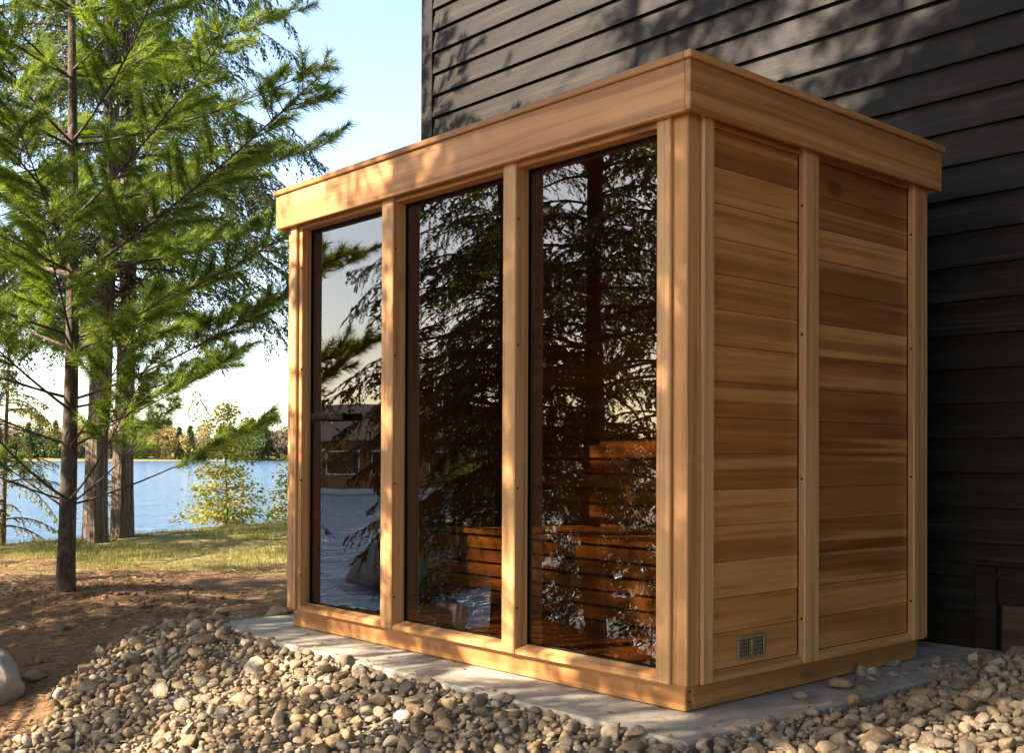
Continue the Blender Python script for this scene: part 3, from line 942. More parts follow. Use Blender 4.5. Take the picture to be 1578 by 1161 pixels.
hemS = hemlock(61, 5.9, 1.9, 0.5, 150, 30, 0.07, -0.45, 0.045, 1.15)
set_mat(hemS[0], bark_pine); set_mat(hemS[1], twig_m); set_mat(hemS[2], hem_m)
hemY = hemlock(41, 4.2, 1.25, 0.35, 60, 22, 0.05)
set_mat(hemY[0], bark_cedar); set_mat(hemY[1], twig_m); set_mat(hemY[2], yel_m)

place_tree('hemlock_tree', hemA, (-10.15, 2.08, gz(-10.15, 2.08)), 0.4, 1.0, 'tall grey-barked hemlock on the bank, trunk closest behind the young pine')
place_tree('hemlock_tree', hemB, (-10.48, 2.52, gz(-10.48, 2.52)), 2.1, 1.0, 'tall grey-barked hemlock on the bank, trunk on the open-lawn side of its twin')
# trees that shade the sauna or show in its glass, plus added sky blockers
for (k, x, y, rz, sc, lab) in [
    (hemC, -4.8, -3.33, 4.84, 0.76, 'slender dark hemlock whose trunk shows in the middle glass pane'),
    (hemC, -3.9, -3.6, 1.52, 1.04, 'bushy hemlock filling the reflection in the corner glass pane'),
    (hemS, -5.0, -5.7, 0.5, 1.0, 'low dense hemlock on the wooded point, filling the corner pane reflection'),
    (hemS, -6.6, -5.0, 2.5, 0.95, 'low dense hemlock on the wooded point, filling the middle pane reflection'),
    (hemD, -1.49, -5.10, 0.97, 0.87, 'large hemlock on the slope before the sauna, shading its front'),
    (hemD, 1.22, -6.64, 5.97, 0.91, 'large hemlock on the slope below the gravel, shading the side wall'),
    (hemE, -1.93, -4.14, 2.58, 0.82, 'bushy hemlock close below the gravel slope, shading the house wall'),
    (hemD, 0.5, -6.8, 4.12, 0.99, 'tallest hemlock on the lower slope, between the two large ones'),
    (hemD, 3.4, -7.6, 3.9, 1.0, 'large hemlock on the slope farthest along from the glass door'),
    (hemA, 6.4, -4.2, 5.0, 0.9, 'large unseen hemlock added behind the viewer, open side of the gravel, to cut sky light'),  # added tree out of view, cuts the open-sky fill from the east
    (hemB, 7.4, 0.6, 0.2, 0.9, 'large unseen hemlock added behind the viewer to keep sky light off the sauna side wall'),  # added out of view so the side wall gets less sky fill
    (hemC, 4.9, -1.9, 2.0, 1.0, 'bushy unseen hemlock added behind the viewer to block sky light at the near sauna corner'),  # added out of view, screens the near corner from eastern sky
    (hemB, -10.5, -1.3, 5.2, 0.85, 'hemlock on the shore whose drooping boughs hang beside the young pine'),
    (hemC, -6.9, -1.75, 4.4, 0.62, 'small hemlock beside the young pine, seen at the edge of the glass door reflection'),
]:
    place_tree('hemlock_tree', k, (x, y, gz(x, y)), rz, sc, lab)
for (x, y, rz, sc, lab) in [(-10.9, 0.3, 0.7, 0.8, 'low yellowing cedar on the shore behind the young pine'),
                            (-11.2, 1.4, 2.7, 0.75, 'low yellowing cedar on the shore between the pine and the grey trunks'),
                            (-12.0, 2.9, 4.1, 0.42, 'low yellowing cedar drooping beside the grey hemlock trunks')]:
    place_tree('cedar_sapling', hemY, (x, y, gz(x, y)), rz, sc, lab)

# ------------------------------------------------------------------ young white pine
def white_pine(seed=5):
    rg = np.random.default_rng(seed)
    Hh = 5.6
    zz = np.linspace(-0.2, Hh, 46)
    wob = np.stack([0.02 * np.sin(zz * 1.7), 0.02 * np.cos(zz * 1.3) + 0.012 * zz * 0, zz], 1); wob[:, :2] -= wob[2, :2]
    r0 = 0.062
    tm = trunk_mesh('trunk', wob, r0, 0.008, 18, 0.5, 3, 0.25)
    limbs = Acc(); TP = []; TD = []
    whorls = [(0.58, 5, 1.0, 0.60), (0.98, 4, 0.9, 0.5), (1.30, 5, 1.15, 0.45), (1.68, 5, 1.35, 0.45), (2.08, 6, 1.65, 0.5), (2.5, 6, 1.7, 0.5),
              (2.95, 6, 1.65, 0.5), (3.4, 6, 1.5, 0.55), (3.85, 6, 1.2, 0.7), (4.3, 5, 0.95, 0.8), (4.75, 5, 0.7, 0.9), (5.15, 5, 0.45, 1.0)]
    for wi, (h, nb, L, rise) in enumerate(whorls):
        a0 = rg.uniform(0, 6.28)
        nb += 1
        for b in range(nb):
            a = a0 + b * 2 * np.pi / nb + rg.normal() * 0.2
            LL = L * rg.uniform(0.8, 1.2) * (1.28 if wi < 5 else 0.9)
            n = 12; s = np.linspace(0, 1, n)
            dx, dy = np.cos(a), np.sin(a); rz = rise * rg.uniform(0.6, 1.2)
            cur = rg.normal() * 0.12
            pts = np.stack([dx * s * LL - dy * cur * s * s, dy * s * LL + dx * cur * s * s, h + rg.normal() * 0.04 + LL * rz * (0.55 * s + 0.45 * s ** 1.8)], 1)
            ti = int(np.interp(h, zz, np.arange(len(zz)))); pts[:, :2] += wob[ti, :2]
            rb = 0.004 + 0.006 * LL / 1.7
            V, Q = tube(pts, rb * (1 - 0.8 * s), 6); limbs.add(V, Q)
            bare = 0.52 if wi < 3 else 0.22
            nt = int(LL / 0.055)
            ss = np.clip(np.linspace(bare, 0.97, nt) + rg.normal(size=nt) * 0.015, 0, 1)
            tg = np.gradient(pts, axis=0); tg /= np.linalg.norm(tg, axis=1)[:, None]
            for q in range(nt):
                p = np.array([np.interp(ss[q], s, pts[:, k]) for k in range(3)])
                t = np.array([np.interp(ss[q], s, tg[:, k]) for k in range(3)])
                lat = np.array([-t[1], t[0], 0]); lat /= np.linalg.norm(lat) + 1e-9
                d = t * 0.8 + lat * (1 if q % 2 else -1) * rg.uniform(0.5, 1.1) + np.array([0, 0, rg.normal() * 0.25 + 0.1]); d /= np.linalg.norm(d)
                l = rg.uniform(0.14, 0.40) * (1.15 - 0.6 * ss[q]) * (0.6 + 0.4 * LL / 1.5)
                e = p + d * l + np.array([0, 0, 0.12 * l])
                V, Q = tube(np.array([p, (p + e) / 2 - np.array([0, 0, 0.01]), e]), [0.0035, 0.0028, 0.0016], 4); limbs.add(V, Q)
                k = max(3, int(l / 0.032))
                for u in np.linspace(0.35, 1, k):
                    TP.append(p + (e - p) * u); TD.append(d)
            TP.append(pts[-1]); TD.append(tg[-1]); TP.append(pts[-2]); TD.append(tg[-2])
    TP = np.array(TP); TD = np.array(TD)
    m = 30; n = len(TP)
    Dn = np.repeat(TD, m, 0); a, b = dirs_perp(Dn)
    th = rg.uniform(0, 6.283, n * m)[:, None]; sp = rg.uniform(0.35, 1.25, n * m)[:, None]
    Dl = Dn + (a * np.cos(th) + b * np.sin(th)) * sp
    Dl[:, 2] -= 0.10
    Dl /= np.linalg.norm(Dl, axis=1)[:, None]
    Ln = rg.uniform(0.055, 0.105, n * m)[:, None]
    Pb = np.repeat(TP, m, 0) + rg.normal(size=(n * m, 3)) * 0.006
    sd_ = np.cross(Dl, rg.normal(size=(n * m, 3))); sd_ /= np.linalg.norm(sd_, axis=1)[:, None]
    wv = 0.002
    Vv = np.stack([Pb - sd_ * wv, Pb + sd_ * wv, Pb + Dl * Ln - np.array([0, 0, 0.006])], 1).reshape(-1, 3)
    Fv = np.arange(n * m)[:, None] * 3 + np.array([[0, 1, 2]])
    print('pine needles', n * m, flush=True)
    return tm, limbs.mesh('limbs', True), np_mesh('crown', Vv, Fv)
pine = white_pine()
set_mat(pine[0], bark_pine); set_mat(pine[1], bark_pine); set_mat(pine[2], needle_m)
place_tree('pine_tree', pine, (-4.85, -0.2, gz(-4.85, -0.2) - 0.02), 2.4, 0.97, 'young white pine with long soft green needles on the needle-covered ground', 'tree')

# ------------------------------------------------------------------ golden shrubs on the bank
def golden(seed, Hh, spread, nb):
    rg = np.random.default_rng(seed)
    zz = np.linspace(-0.1, Hh, 16)
    tm = trunk_mesh('trunk', np.stack([0.02 * np.sin(zz * 3), 0.02 * np.cos(zz * 2.4), zz], 1), 0.016, 0.004, 8, 0.3, seed)
    limbs = Acc(); P = []; Dd = []
    for q in range(nb):
        h = Hh * (0.06 + 0.9 * rg.random()); a = rg.uniform(0, 6.28); f = h / Hh
        L = spread * (1.05 - 0.8 * f) * rg.uniform(0.6, 1.1)
        s = np.linspace(0, 1, 6)
        pts = np.stack([np.cos(a) * s * L, np.sin(a) * s * L, h + L * (0.35 * s - 0.3 * s * s)], 1)
        V, Q = tube(pts, 0.004 * (1 - 0.7 * s), 4); limbs.add(V, Q)
        k = int(L / 0.0125)
        u = rg.random(k) ** 0.7
        pp = np.stack([np.interp(u, s, pts[:, c]) for c in range(3)], 1) + rg.normal(size=(k, 3)) * np.array([0.05, 0.05, 0.04])
        P.append(pp); Dd.append(np.array([np.cos(a), np.sin(a), -0.2]) + rg.normal(size=(k, 3)) * 0.7)
    P = np.concatenate(P); Dd = np.concatenate(Dd); Dd /= np.linalg.norm(Dd, axis=1)[:, None]
    Ll = rg.uniform(0.034, 0.06, len(P))
    V, F = tri_leaves(P, Dd, Ll, Ll * rg.uniform(0.5, 0.8, len(P)), rg)
    return set_mat(tm, twig_m), set_mat(limbs.mesh('limbs'), twig_m), set_mat(np_mesh('crown', V, F), gold_m)
gold = golden(3, 1.6, 0.56, 150)
gold2 = golden(9, 1.2, 0.42, 90)
place_tree('golden_shrub', gold, (-11.3, 4.25, gz(-11.3, 4.25)), 0, 1.1, 'golden-leaved sapling standing alone on the grassy bank', 'shrub')
place_tree('golden_shrub', gold2, (-11.2, 5.15, gz(-11.2, 5.15)), 1, 1.1, 'golden shrub half hidden behind the left post of the sauna', 'shrub')

# ------------------------------------------------------------------ boulder and stones
def rock_mesh(seed, sub, amp=0.16, fr=1.3, flat=(1, 1, 1)):
    import bmesh
    bm = bmesh.new(); bmesh.ops.create_icosphere(bm, subdivisions=sub, radius=1.0)
    rr = random.Random(seed)
    cuts = [(Vector((rr.gauss(0, 1), rr.gauss(0, 1), rr.gauss(0, 1))).normalized(), rr.uniform(0.48, 0.88)) for _ in range(10)]
    off = Vector((seed * 3.1, seed * 1.7, 0))
    for v in bm.verts:
        p = v.co.normalized()
        r = 1 + amp * mnoise.noise(p * fr + off) + amp * 0.45 * mnoise.noise(p * fr * 2.6 + off)
        p = p * r
        for nrm, dd in cuts:
            e = p.dot(nrm) - dd
            if e > 0: p = p - nrm * e * 0.9
        v.co = Vector((p.x * flat[0], p.y * flat[1], p.z * flat[2]))
    me = bpy.data.meshes.new('rock'); bm.to_mesh(me); bm.free()
    me.polygons.foreach_set('use_smooth', np.ones(len(me.polygons), dtype=bool))
    return me
bme = rock_mesh(4, 5, 0.2, 1.1, (0.24, 0.20, 0.165)); bme.materials.append(boulder_m)
bx_, by_ = -2.98, -1.30
bo = meshobj('boulder', bme, None, None, (bx_, by_, gz(bx_, by_) + 0.10)); bo.rotation_euler = (0, 0, 0.5)
tag(bo, 'large rounded granite boulder at the edge of the needle-covered ground', 'boulder')
b2 = rock_mesh(9, 5, 0.25, 1.2, (2.6, 1.8, 1.15)); b2.materials.append(boulder_m)
tag(meshobj('boulder', b2, None, None, (-15.5, -10.8, LAKE_Z + 0.2)), 'big sunlit rock in the lake reflected in the glass door', 'boulder')

def gravel_mask(x, y):
    """1 inside gravel"""
    wob = 0.10 * np.sin(x * 5) + 0.07 * np.sin(x * 11 + 1)
    left = (x - (-3.12)) * 0.62 - (y - (-0.38)) * 0.0
    # left edge runs from (-3.15,-.35) to (-2.2,-1.4) and on
    le = (x + 3.12) + 0.88 * np.minimum(0, (y + 0.36)) * -1 * -1
    inl = le > wob * 0.8
    front = (y < -0.285 + 0.03 * np.sin(x * 7) + 0.02 * np.sin(x * 17))
    side = (x > 0.16 + 0.05 * np.sin(y * 6) - 0.13 * sstep(0.3, 1.0, y)) & (y < 1.79)
    leftpile = (x < -2.72) & (y < -0.02)
    return ((front | side | leftpile) & inl & (y > -3.2) & (x < 3.6))
def gravel_z(x, y):
    z = terrain(x, y, False)
    front = -0.022 - slope_front(x, y)
    z = np.where(x > -2.9, np.maximum(z, front), z)
    z = z + 0.05 * np.exp(-(((x + 2.75) / 0.5) ** 2 + ((y + 0.62) / 0.35) ** 2))
    z = z + 0.10 * sstep(0.25, 0.9, x) * sstep(-0.6, 1.2, y) + 0.05 * sstep(0.9, 1.7, y) * sstep(0.0, 0.4, x)
    z = z + 0.035 * fbm(x, y, 1.6, 3, 5)
    return z
# gravel bed surface beneath the stones
def gravel_bed():
    gx = np.arange(-3.4, 3.6, 0.08); gy = np.arange(-3.2, 1.8, 0.08)
    Xg, Yg = np.meshgrid(gx, gy); m = gravel_mask(Xg, Yg) 
    Zg = gravel_z(Xg, Yg) - 0.012
    n1 = len(gx)
    i = np.arange(len(gy) - 1)[:, None] * n1; j = np.arange(n1 - 1)[None, :]
    Fq = np.stack([i + j, i + j + 1, i + n1 + j + 1, i + n1 + j], -1).reshape(-1, 4)
    mf = m.reshape(-1)[Fq].all(1)
    slab = ((Xg > -2.78) & (Xg < 0.24) & (Yg > -0.29) & (Yg < 1.77)).reshape(-1)[Fq].any(1)
    Fq = Fq[mf & ~slab]
    me = np_mesh('gravel_bed', np.stack([Xg, Yg, Zg], -1).reshape(-1, 3), Fq, True)
    tag(meshobj('gravel_bed', me, grit_m), 'dark grit bed between the river stones', 'gravel', kind='structure')
grit_m = simple('grit', (0.20, 0.165, 0.12), 0.95, 0.5, 60, 0.6, 0.2)
gravel_bed()

rocks = [rock_mesh(20 + k, 2, 0.22, 1.4) for k in range(14)]
rocks_hi = [rock_mesh(60 + k, 3, 0.22, 1.4) for k in range(16)]
rocks_lo = [rock_mesh(90 + k, 1, 0.2, 1.4) for k in range(10)]
rv = []; rvl = []
for me in rocks + rocks_lo:
    a = np.empty(len(me.vertices) * 3, np.float32); me.vertices.foreach_get('co', a)
    f = np.empty(len(me.polygons) * 3, np.int32); me.polygons.foreach_get('vertices', f)
    (rv if me in rocks else rvl).append((a.reshape(-1, 3), f.reshape(-1, 3)))
for me in rocks_hi: me.materials.append(stone_o)

def rot_rand(rg):
    q = rg.normal(size=4); q /= np.linalg.norm(q); w, x, y, z = q
    return np.array([[1 - 2 * (y * y + z * z), 2 * (x * y - z * w), 2 * (x * z + y * w)], [2 * (x * y + z * w), 1 - 2 * (x * x + z * z), 2 * (y * z - x * w)], [2 * (x * z - y * w), 2 * (y * z + x * w), 1 - 2 * (x * x + y * y)]])

_fw = np.array([math.sin(YAW), math.cos(YAW)]); _rt = np.array([math.cos(YAW), -math.sin(YAW)])
def depth_of(x, y): return (x - CAM[0]) * _fw[0] + (y - CAM[1]) * _fw[1]
def lateral(x, y): return (x - CAM[0]) * _rt[0] + (y - CAM[1]) * _rt[1]

def scatter_stones():
    rg = np.random.default_rng(77)
    # dart throwing with a cell grid, large stones first
    placed = []; grid = {}
    cell = 0.06
    def try_put(x, y, r, tight):
        ci, cj = int(math.floor(x / cell)), int(math.floor(y / cell)); k = 2
        for a in range(ci - k, ci + k + 1):
            for b in range(cj - k, cj + k + 1):
                for (px, py, pr) in grid.get((a, b), ()):
                    if (px - x) ** 2 + (py - y) ** 2 < ((pr + r) * tight) ** 2: return False
        grid.setdefault((ci, cj), []).append((x, y, r)); return True
    def batch(n, rlo, rhi, tight, region):
        xs_ = rg.uniform(region[0], region[1], n); ys_ = rg.uniform(region[2], region[3], n)
        ok = gravel_mask(xs_, ys_)
        d = depth_of(xs_, ys_); l = lateral(xs_, ys_)
        ok &= (d > 1.2) & (np.abs(l) < d * 0.56 + 0.5)
        for x, y in zip(xs_[ok], ys_[ok]):
            r = rg.uniform(rlo, rhi)
            if try_put(x, y, r, tight): placed.append((x, y, r))
    reg = (-3.3, 3.2, -2.6, 1.8)
    batch(800, 0.029, 0.042, 1.15, reg)
    batch(9500, 0.018, 0.028, 0.89, reg)
    batch(34000, 0.012, 0.019, 0.84, reg)
    batch(60000, 0.007, 0.012, 0.84, reg)
    return placed
stones = scatter_stones()
print('stones', len(stones))
def stones_build():
    rg = np.random.default_rng(5)
    arr = np.array(stones)
    d = depth_of(arr[:, 0], arr[:, 1]); l = lateral(arr[:, 0], arr[:, 1])
    z = gravel_z(arr[:, 0], arr[:, 1])
    v = 687.5 + FPX * (CAM[2] - z) / d
    inview = (np.abs(l / d * FPX) < 800) & (v < 1175)
    size = np.where(inview, arr[:, 2] / d, 0)
    order = np.argsort(-size)
    big = set(order[:300].tolist())
    acc = Acc()
    for k, (x, y, r) in enumerate(stones):
        zc = z[k]
        sc = np.array([r * rg.uniform(0.95, 1.35), r * rg.uniform(0.85, 1.1), r * rg.uniform(0.6, 0.85)])
        jitter = rg.uniform(-0.15, 0.35) * r
        if k in big:
            me = rocks_hi[rg.integers(len(rocks_hi))]
            o = bpy.data.objects.new('river_stone', me); o.location = (x, y, zc + 0.25 * r + jitter)
            o.scale = sc * 1.08; o.rotation_euler = (rg.normal() * 0.4, rg.normal() * 0.4, rg.uniform(0, 6.28)); link(o)
            cls = int(rg.integers(4)); nm_, tv = [('dark grey', 0.04), ('tan', 0.45), ('brown', 0.66), ('pale', 0.95)][cls]
            o.color = (float(np.clip(tv + rg.uniform(-0.04, 0.05), 0, 1)), 0, 0, 1)
            if x > 0.12 and y > -0.25:
                tag(o, f'larger rounded {nm_} river stone in the gravel beside the sauna side wall', 'stone', f'{nm_} stones beside the side wall')
            else:
                tag(o, f'larger rounded {nm_} river stone in the gravel slope before the glass front', 'stone', f'{nm_} stones before the glass front')
        else:
            src = rv if r > 0.0145 else rvl
            Vr, Fr = src[rg.integers(len(src))]
            a = rg.uniform(0, 6.28); ca, sa = math.cos(a), math.sin(a)
            tx, ty = rg.normal() * 0.35, rg.normal() * 0.35
            Rz = np.array([[ca, -sa, 0], [sa, ca, 0], [0, 0, 1]])
            Rx = np.array([[1, 0, 0], [0, math.cos(tx), -math.sin(tx)], [0, math.sin(tx), math.cos(tx)]])
            Ry = np.array([[math.cos(ty), 0, math.sin(ty)], [0, 1, 0], [-math.sin(ty), 0, math.cos(ty)]])
            acc.add((Vr * sc * 1.12) @ (Rz @ Rx @ Ry).T + np.array([x, y, zc + 0.2 * r + jitter]), Fr)
    me = acc.mesh('gravel', True)
    tag(meshobj('gravel', me, stone_i), 'loose bed of small tan and grey river stones', 'gravel', kind='stuff')
stones_build()
# stray stones on the ground and slab
stray = [(-3.75, -0.62, 0.035), (-3.0, -1.02, 0.05), (-3.25, -0.9, 0.03), (-3.35, 0.1, 0.05), (-2.95, 0.22, 0.07), (-2.86, 0.05, 0.045), (-2.8, 0.3, 0.05),
         (0.115, 0.72, 0.036), (0.07, 1.02, 0.03), (0.13, 0.45, 0.03), (0.02, 1.25, 0.028)]
for k, (x, y, r) in enumerate(stray):
    o = bpy.data.objects.new('river_stone', rocks_hi[k % 16])
    on_slab = -2.78 < x < 0.24 and y > -0.29
    o.location = (x, y, (0.0 if on_slab else gz(x, y)) + r * 0.45); o.scale = (r * 1.2, r, r * 0.7); o.rotation_euler = (0.1, 0.1, k)
    link(o); o.color = ((k * 0.37) % 1, 0, 0, 1)
    tag(o, 'loose river stone lying on the slab by the side wall' if on_slab and x > -1 else 'loose stone lying near the left end of the slab', 'stone', 'stray stones on the slab' if on_slab and x > -1 else 'stray stones left of the slab')

# ------------------------------------------------------------------ ground cover
def grass():
    rg = np.random.default_rng(12)
    n = 90000
    x = rg.uniform(-10.9, -2.7, n); y = rg.uniform(-1.2, 6.5, n)
    g = grassy(x, y) + (vnoise(x * 1.1, y * 1.1, 4) - 0.5) * 1.3 + (vnoise(x * 4, y * 4, 6) - 0.5) * 0.7
    ok = (g > 0.74) & (depth_of(x, y) > 1)
    ok |= (rg.random(n) < 0.03) & (grassy(x, y) > 0.2)
    x, y = x[ok], y[ok]; m = len(x); z = terrain(x, y) - 0.004
    h = rg.uniform(0.02, 0.065, m); a = rg.uniform(0, 6.28, m); w = 0.0028
    lean = rg.normal(size=(m, 2)) * 0.4
    P = np.stack([x, y, z], 1); sd_ = np.stack([np.cos(a), np.sin(a), np.zeros(m)], 1) * w
    tip = P + np.stack([lean[:, 0] * h, lean[:, 1] * h, h], 1)
    V = np.stack([P - sd_, P + sd_, tip], 1).reshape(-1, 3)
    me = np_mesh('grass', V, np.arange(m)[:, None] * 3 + np.array([[0, 1, 2]]))
    tag(meshobj('grass', me, grass_m), 'thin sunlit lawn grass on the bank above the lake', 'grass', kind='stuff')
    print('grass', m)
grass()
def litter():
    rg = np.random.default_rng(13)
    n = 120000
    x = rg.uniform(-9, -2.0, n); y = rg.uniform(-2.0, 4.5, n)
    ok = ~gravel_mask(x, y) & ~((x > -2.8) & (y > -0.3)) & (rg.random(n) < 1 - 0.75 * grassy(x, y)) & (vnoise(x * 2, y * 2, 8) > 0.25)
    x, y = x[ok], y[ok]; m = len(x); z = terrain(x, y) + rg.uniform(0.001, 0.010, m)
    a = rg.uniform(0, 6.28, m); L = rg.uniform(0.02, 0.07, m); w = rg.uniform(0.001, 0.0026, m)
    big = rg.random(m) < 0.05
    w = np.where(big, 0.011, w); L = np.where(big, rg.uniform(0.02, 0.045, m), L)
    dv = np.stack([np.cos(a), np.sin(a), rg.normal(size=m) * 0.12], 1)
    V, F = tri_leaves(np.stack([x, y, z], 1), dv, L, w * 2, rg, np.tile(np.array([[0, 0, 1.0]]), (m, 1)))
    tag(meshobj('needle_litter', np_mesh('needle_litter', V, F), litter_m), 'fallen dry pine needles and leaves strewn on the brown ground', 'leaf litter', kind='stuff')
litter()
def stray_needles():
    rg = np.random.default_rng(31); n = 4200
    x = rg.uniform(-3.0, 1.6, n); y = rg.uniform(-1.5, 1.5, n)
    slab = (x > -2.76) & (x < 0.22) & (y > -0.27) & (y < 1.75)
    ok = (slab & ((y < -0.02) | (x > 0.02))) | (gravel_mask(x, y) & ~slab)
    x, y, slab = x[ok], y[ok], slab[ok]; m = len(x)
    z = np.where(slab, 0.0025, gravel_z(x, y) + rg.uniform(0.012, 0.03, m))
    a = rg.uniform(0, 6.28, m); L = rg.uniform(0.025, 0.075, m); w = rg.uniform(0.0022, 0.004, m)
    lf = rg.random(m) < 0.06
    L = np.where(lf, rg.uniform(0.02, 0.04, m), L); w = np.where(lf, L * 0.6, w)
    dv = np.stack([np.cos(a), np.sin(a), np.where(slab, 0.0, rg.normal(size=m) * 0.2)], 1)
    V, F = tri_leaves(np.stack([x, y, z], 1), dv, L, w, rg, np.tile(np.array([[0, 0, 6.0]]), (m, 1)))
    tag(meshobj('fallen_needles', np_mesh('fallen_needles', V, F), litter_m), 'dry needles and bits fallen on the slab and river stones', 'leaf litter', kind='stuff')
stray_needles()
def clods():
    rg = np.random.default_rng(21); acc = Acc()
    for k in range(420):
        x = -4.9 + rg.normal() * 0.95; y = 0.05 + rg.normal() * 0.3
        if gravel_mask(np.array([x]), np.array([y]))[0] or x > -3.2: continue
        r = rg.uniform(0.006, 0.022); Vr, Fr = rv[rg.integers(len(rv))]
        acc.add(Vr * np.array([r * 1.2, r, r * 0.7]) + np.array([x, y, gz(x, y) + r * 0.2]), Fr)
    tag(meshobj('soil_clods', acc.mesh('soil_clods', True), ground_m), 'crumbled brown soil clods around the foot of the young pine', 'soil', kind='stuff')
clods()

# ------------------------------------------------------------------ far shore
def far_tree(seed, kind):
    rg = np.random.default_rng(seed)
    if kind == 'spruce':
        n = 900; f = rg.random(n) ** 0.8; a = rg.uniform(0, 6.28, n)
        r = (1 - f) * 2.9 * rg.uniform(0.3, 1.0, n) + 0.1
        P = np.stack([np.cos(a) * r, np.sin(a) * r, 0.3 + f * 13], 1); L = 1.3
    else:
        n = 1100; c = rg.normal(size=(9, 3)) * np.array([1.9, 1.9, 2.3]) + np.array([0, 0, 5.4])
        w = rg.integers(9, size=n); d = rg.normal(size=(n, 3)); d /= np.linalg.norm(d, axis=1)[:, None]
        P = c[w] + d * (rg.random(n) ** 0.4)[:, None] * np.array([1.9, 1.9, 1.7]); L = 0.85
    Dd = rg.normal(size=(n, 3)); Dd[:, 2] -= 0.3; Dd /= np.linalg.norm(Dd, axis=1)[:, None]
    Ll = L * rg.uniform(0.5, 1.2, n)
    V, F = tri_leaves(P, Dd, Ll, Ll * 0.55, rg)
    zz = np.linspace(-0.5, 12 if kind == 'spruce' else 7.5, 6)
    tm = trunk_mesh('trunk', np.stack([0 * zz, 0 * zz, zz], 1), 0.28, 0.05, 6, 0.2, seed)
    return set_mat(tm, bark_cedar), np_mesh('crown', V, F)
FK = []
for sd_, kind, m, nm, lab in [(1, 'spruce', far_green, 'spruce_tree', 'pointed green conifer on the far shore of the lake'),
                              (2, 'round', far_rust, 'bare_tree', 'russet half-bare tree on the far shore of the lake'),
                              (3, 'round', far_rust, 'bare_tree', 'russet half-bare tree on the far shore of the lake'),
                              (4, 'round', far_gold, 'maple_tree', 'pale golden tree on the far shore of the lake'),
                              (5, 'round', far_green, 'leafy_tree', 'full green round-crowned tree on the far shore of the lake')]:
    t_, c_ = far_tree(sd_, kind); set_mat(c_, m); FK.append((nm, lab, t_, c_))
def far_shore():
    rg = random.Random(3)
    def put(k, az, dist, sc):
        nm, lab, t_, c_ = FK[k]
        x = CAM[0] + math.sin(az) * dist; y = CAM[1] + math.cos(az) * dist
        z = float(terrain(np.array([x]), np.array([y]), False)[0])
        r = empty(nm, (x, y, max(z, LAKE_Z)), rg.uniform(0, 6.28)); r.scale = (sc * rg.uniform(0.9, 1.15),) * 2 + (sc,)
        tag(r, lab, 'tree', {0: 'conifers on the far shore', 1: 'russet trees on the far shore', 2: 'russet trees on the far shore', 3: 'golden trees on the far shore', 4: 'green trees on the far shore'}[k])
        meshobj('trunk', t_, None, r); meshobj('crown', c_, None, r)
    # in view directly: az from YAW-0.44 to YAW-0.2
    for row, (dist, step) in enumerate(((517, 0.0095), (531, 0.0095), (550, 0.011))):
        az = YAW - 0.46
        while az < YAW - 0.06:
            u = (az - YAW)
            px = 789 + FPX * math.tan(u)
            if 375 < px < 450: k = rg.choice([4, 4, 0, 2, 4])
            else: k = rg.choice([1, 2, 4, 2, 3, 0, 0])
            sc = rg.uniform(0.85, 1.2) * (1.2 if 375 < px < 440 else 1.0)
            put(k, az + rg.uniform(-.003, .003), dist + rg.uniform(-4, 4), sc * (1.12 if k == 0 else 1.3)); az += step * rg.uniform(0.7, 1.2)
    # seen in the glass (towards -x,-y)
    az = math.pi + 0.60
    while az < math.pi + 1.22:
        put(rg.choice([0, 3, 4, 1, 4, 2]), az, 528 + rg.uniform(-10, 14), rg.uniform(1.1, 1.8)); az += 0.013 * rg.uniform(0.7, 1.3)
far_shore()

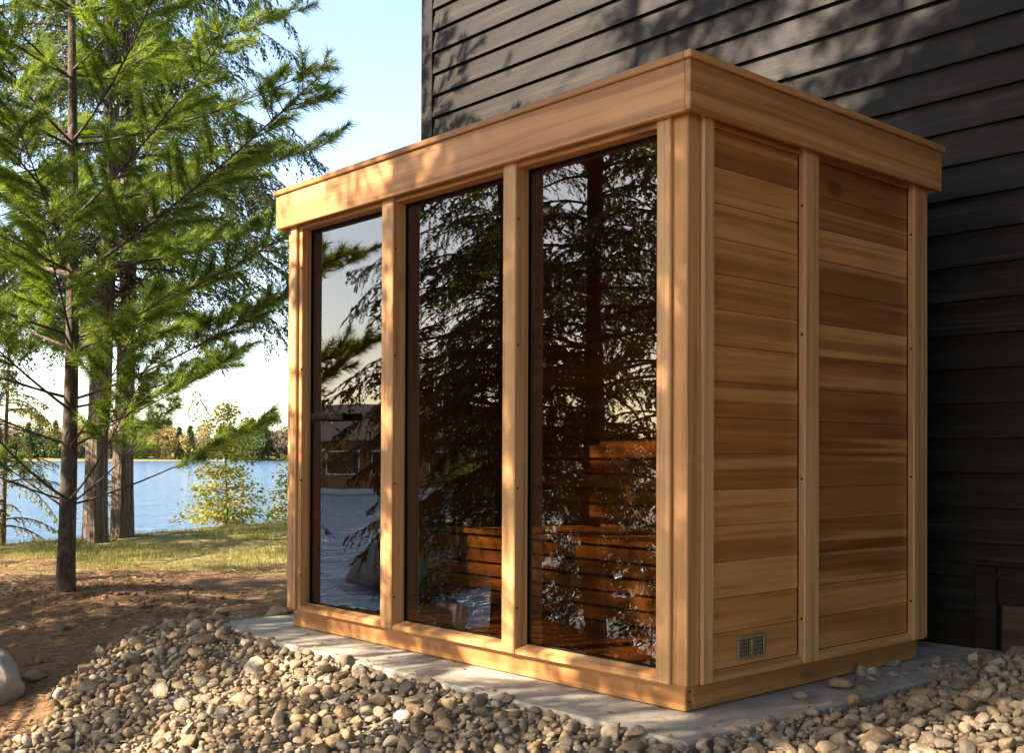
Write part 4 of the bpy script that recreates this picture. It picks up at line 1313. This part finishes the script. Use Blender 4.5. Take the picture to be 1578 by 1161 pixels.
def boathouse():
    u = math.atan((332 - 789) / FPX); az = YAW + u; dist = 505
    x = CAM[0] + math.sin(az) * dist; y = CAM[1] + math.cos(az) * dist
    b = empty('boathouse', (x, y, LAKE_Z), -az)
    tag(b, 'small grey boathouse at the water on the far shore', 'boathouse')
    wm = simple('boathouse_wall', (0.30, 0.33, 0.36), 0.7); wh = simple('boathouse_trim', (0.75, 0.75, 0.73), 0.6); rf = simple('boathouse_roof', (0.22, 0.24, 0.27), 0.7); dk = simple('boathouse_door', (0.05, 0.05, 0.06), 0.6)
    box('wall', (-4, 0, 0.1), (4, 7, 3.2), wm, b, 0.02); box('dock', (-7, -3, 0.05), (7, -0.05, 0.4), wh, b, 0.02)
    V = np.array([(-4.5, -0.4, 3.2), (4.5, -0.4, 3.2), (4.5, 7.4, 3.2), (-4.5, 7.4, 3.2), (0, -0.4, 5.4), (0, 7.4, 5.4)])
    meshobj('roof', np_mesh('roof', V, [np.array([(0, 3, 2, 1), (0, 4, 5, 3), (1, 2, 5, 4)]), np.array([(0, 1, 4), (2, 3, 5)])]), rf, b)
    for xx in (-2.6, 0.4): box('door', (xx, -0.08, 0.15), (xx + 2.2, -0.01, 2.5), dk, b, 0.02)
    box('trim', (-4.1, -0.12, 2.7), (4.1, -0.005, 3.1), wh, b, 0.02)
boathouse()

def cottage():
    # stands on the near point that shows in the middle pane
    az = math.pi + 0.93
    dist = 70
    x, y = -1.2 + math.sin(az) * dist, math.cos(az) * dist
    b = empty('cottage', (x, y, LAKE_Z + 0.3), -az)
    tag(b, 'brown lakeside cottage with white windows reflected in the middle pane', 'house')
    wm = simple('cottage_wall', (0.28, 0.13, 0.06), 0.8); wh = simple('cottage_trim', (0.75, 0.74, 0.72), 0.6); rf = simple('cottage_roof', (0.12, 0.10, 0.09), 0.85)
    box('wall', (-7, 0, -1.5), (7, 8, 3.2), wm, b, 0.03)
    V = np.array([(-7.6, -0.7, 3.15), (7.6, -0.7, 3.15), (7.6, 8.7, 3.15), (-7.6, 8.7, 3.15), (-7.6, 4, 5.8), (7.6, 4, 5.8)])
    meshobj('roof', np_mesh('roof', V, [np.array([(0, 3, 2, 1), (0, 1, 5, 4), (2, 3, 4, 5)]), np.array([(0, 4, 3), (1, 2, 5)])]), rf, b)
    for xx in (-5.4, -2.4, 1.0, 4.0):
        w = empty('window'); w.parent = b; w.location = (xx, -0.01, 1.0)
        for (lo, hi) in (((-0.1, -0.08, -0.1), (1.7, 0, 0)), ((-0.1, -0.08, 1.4), (1.7, 0, 1.5)), ((-0.1, -0.08, 0.002), (0, 0, 1.398)), ((1.6, -0.08, 0.002), (1.7, 0, 1.398))):
            box('frame', lo, hi, wh, w, 0.01)
        box('pane', (0.002, -0.04, 0.002), (1.598, -0.02, 1.398), wglass_m, w, 0.004)
    box('deck', (-8, -3, -0.3), (8, -0.02, 0.0), wh, b, 0.02)
cottage()
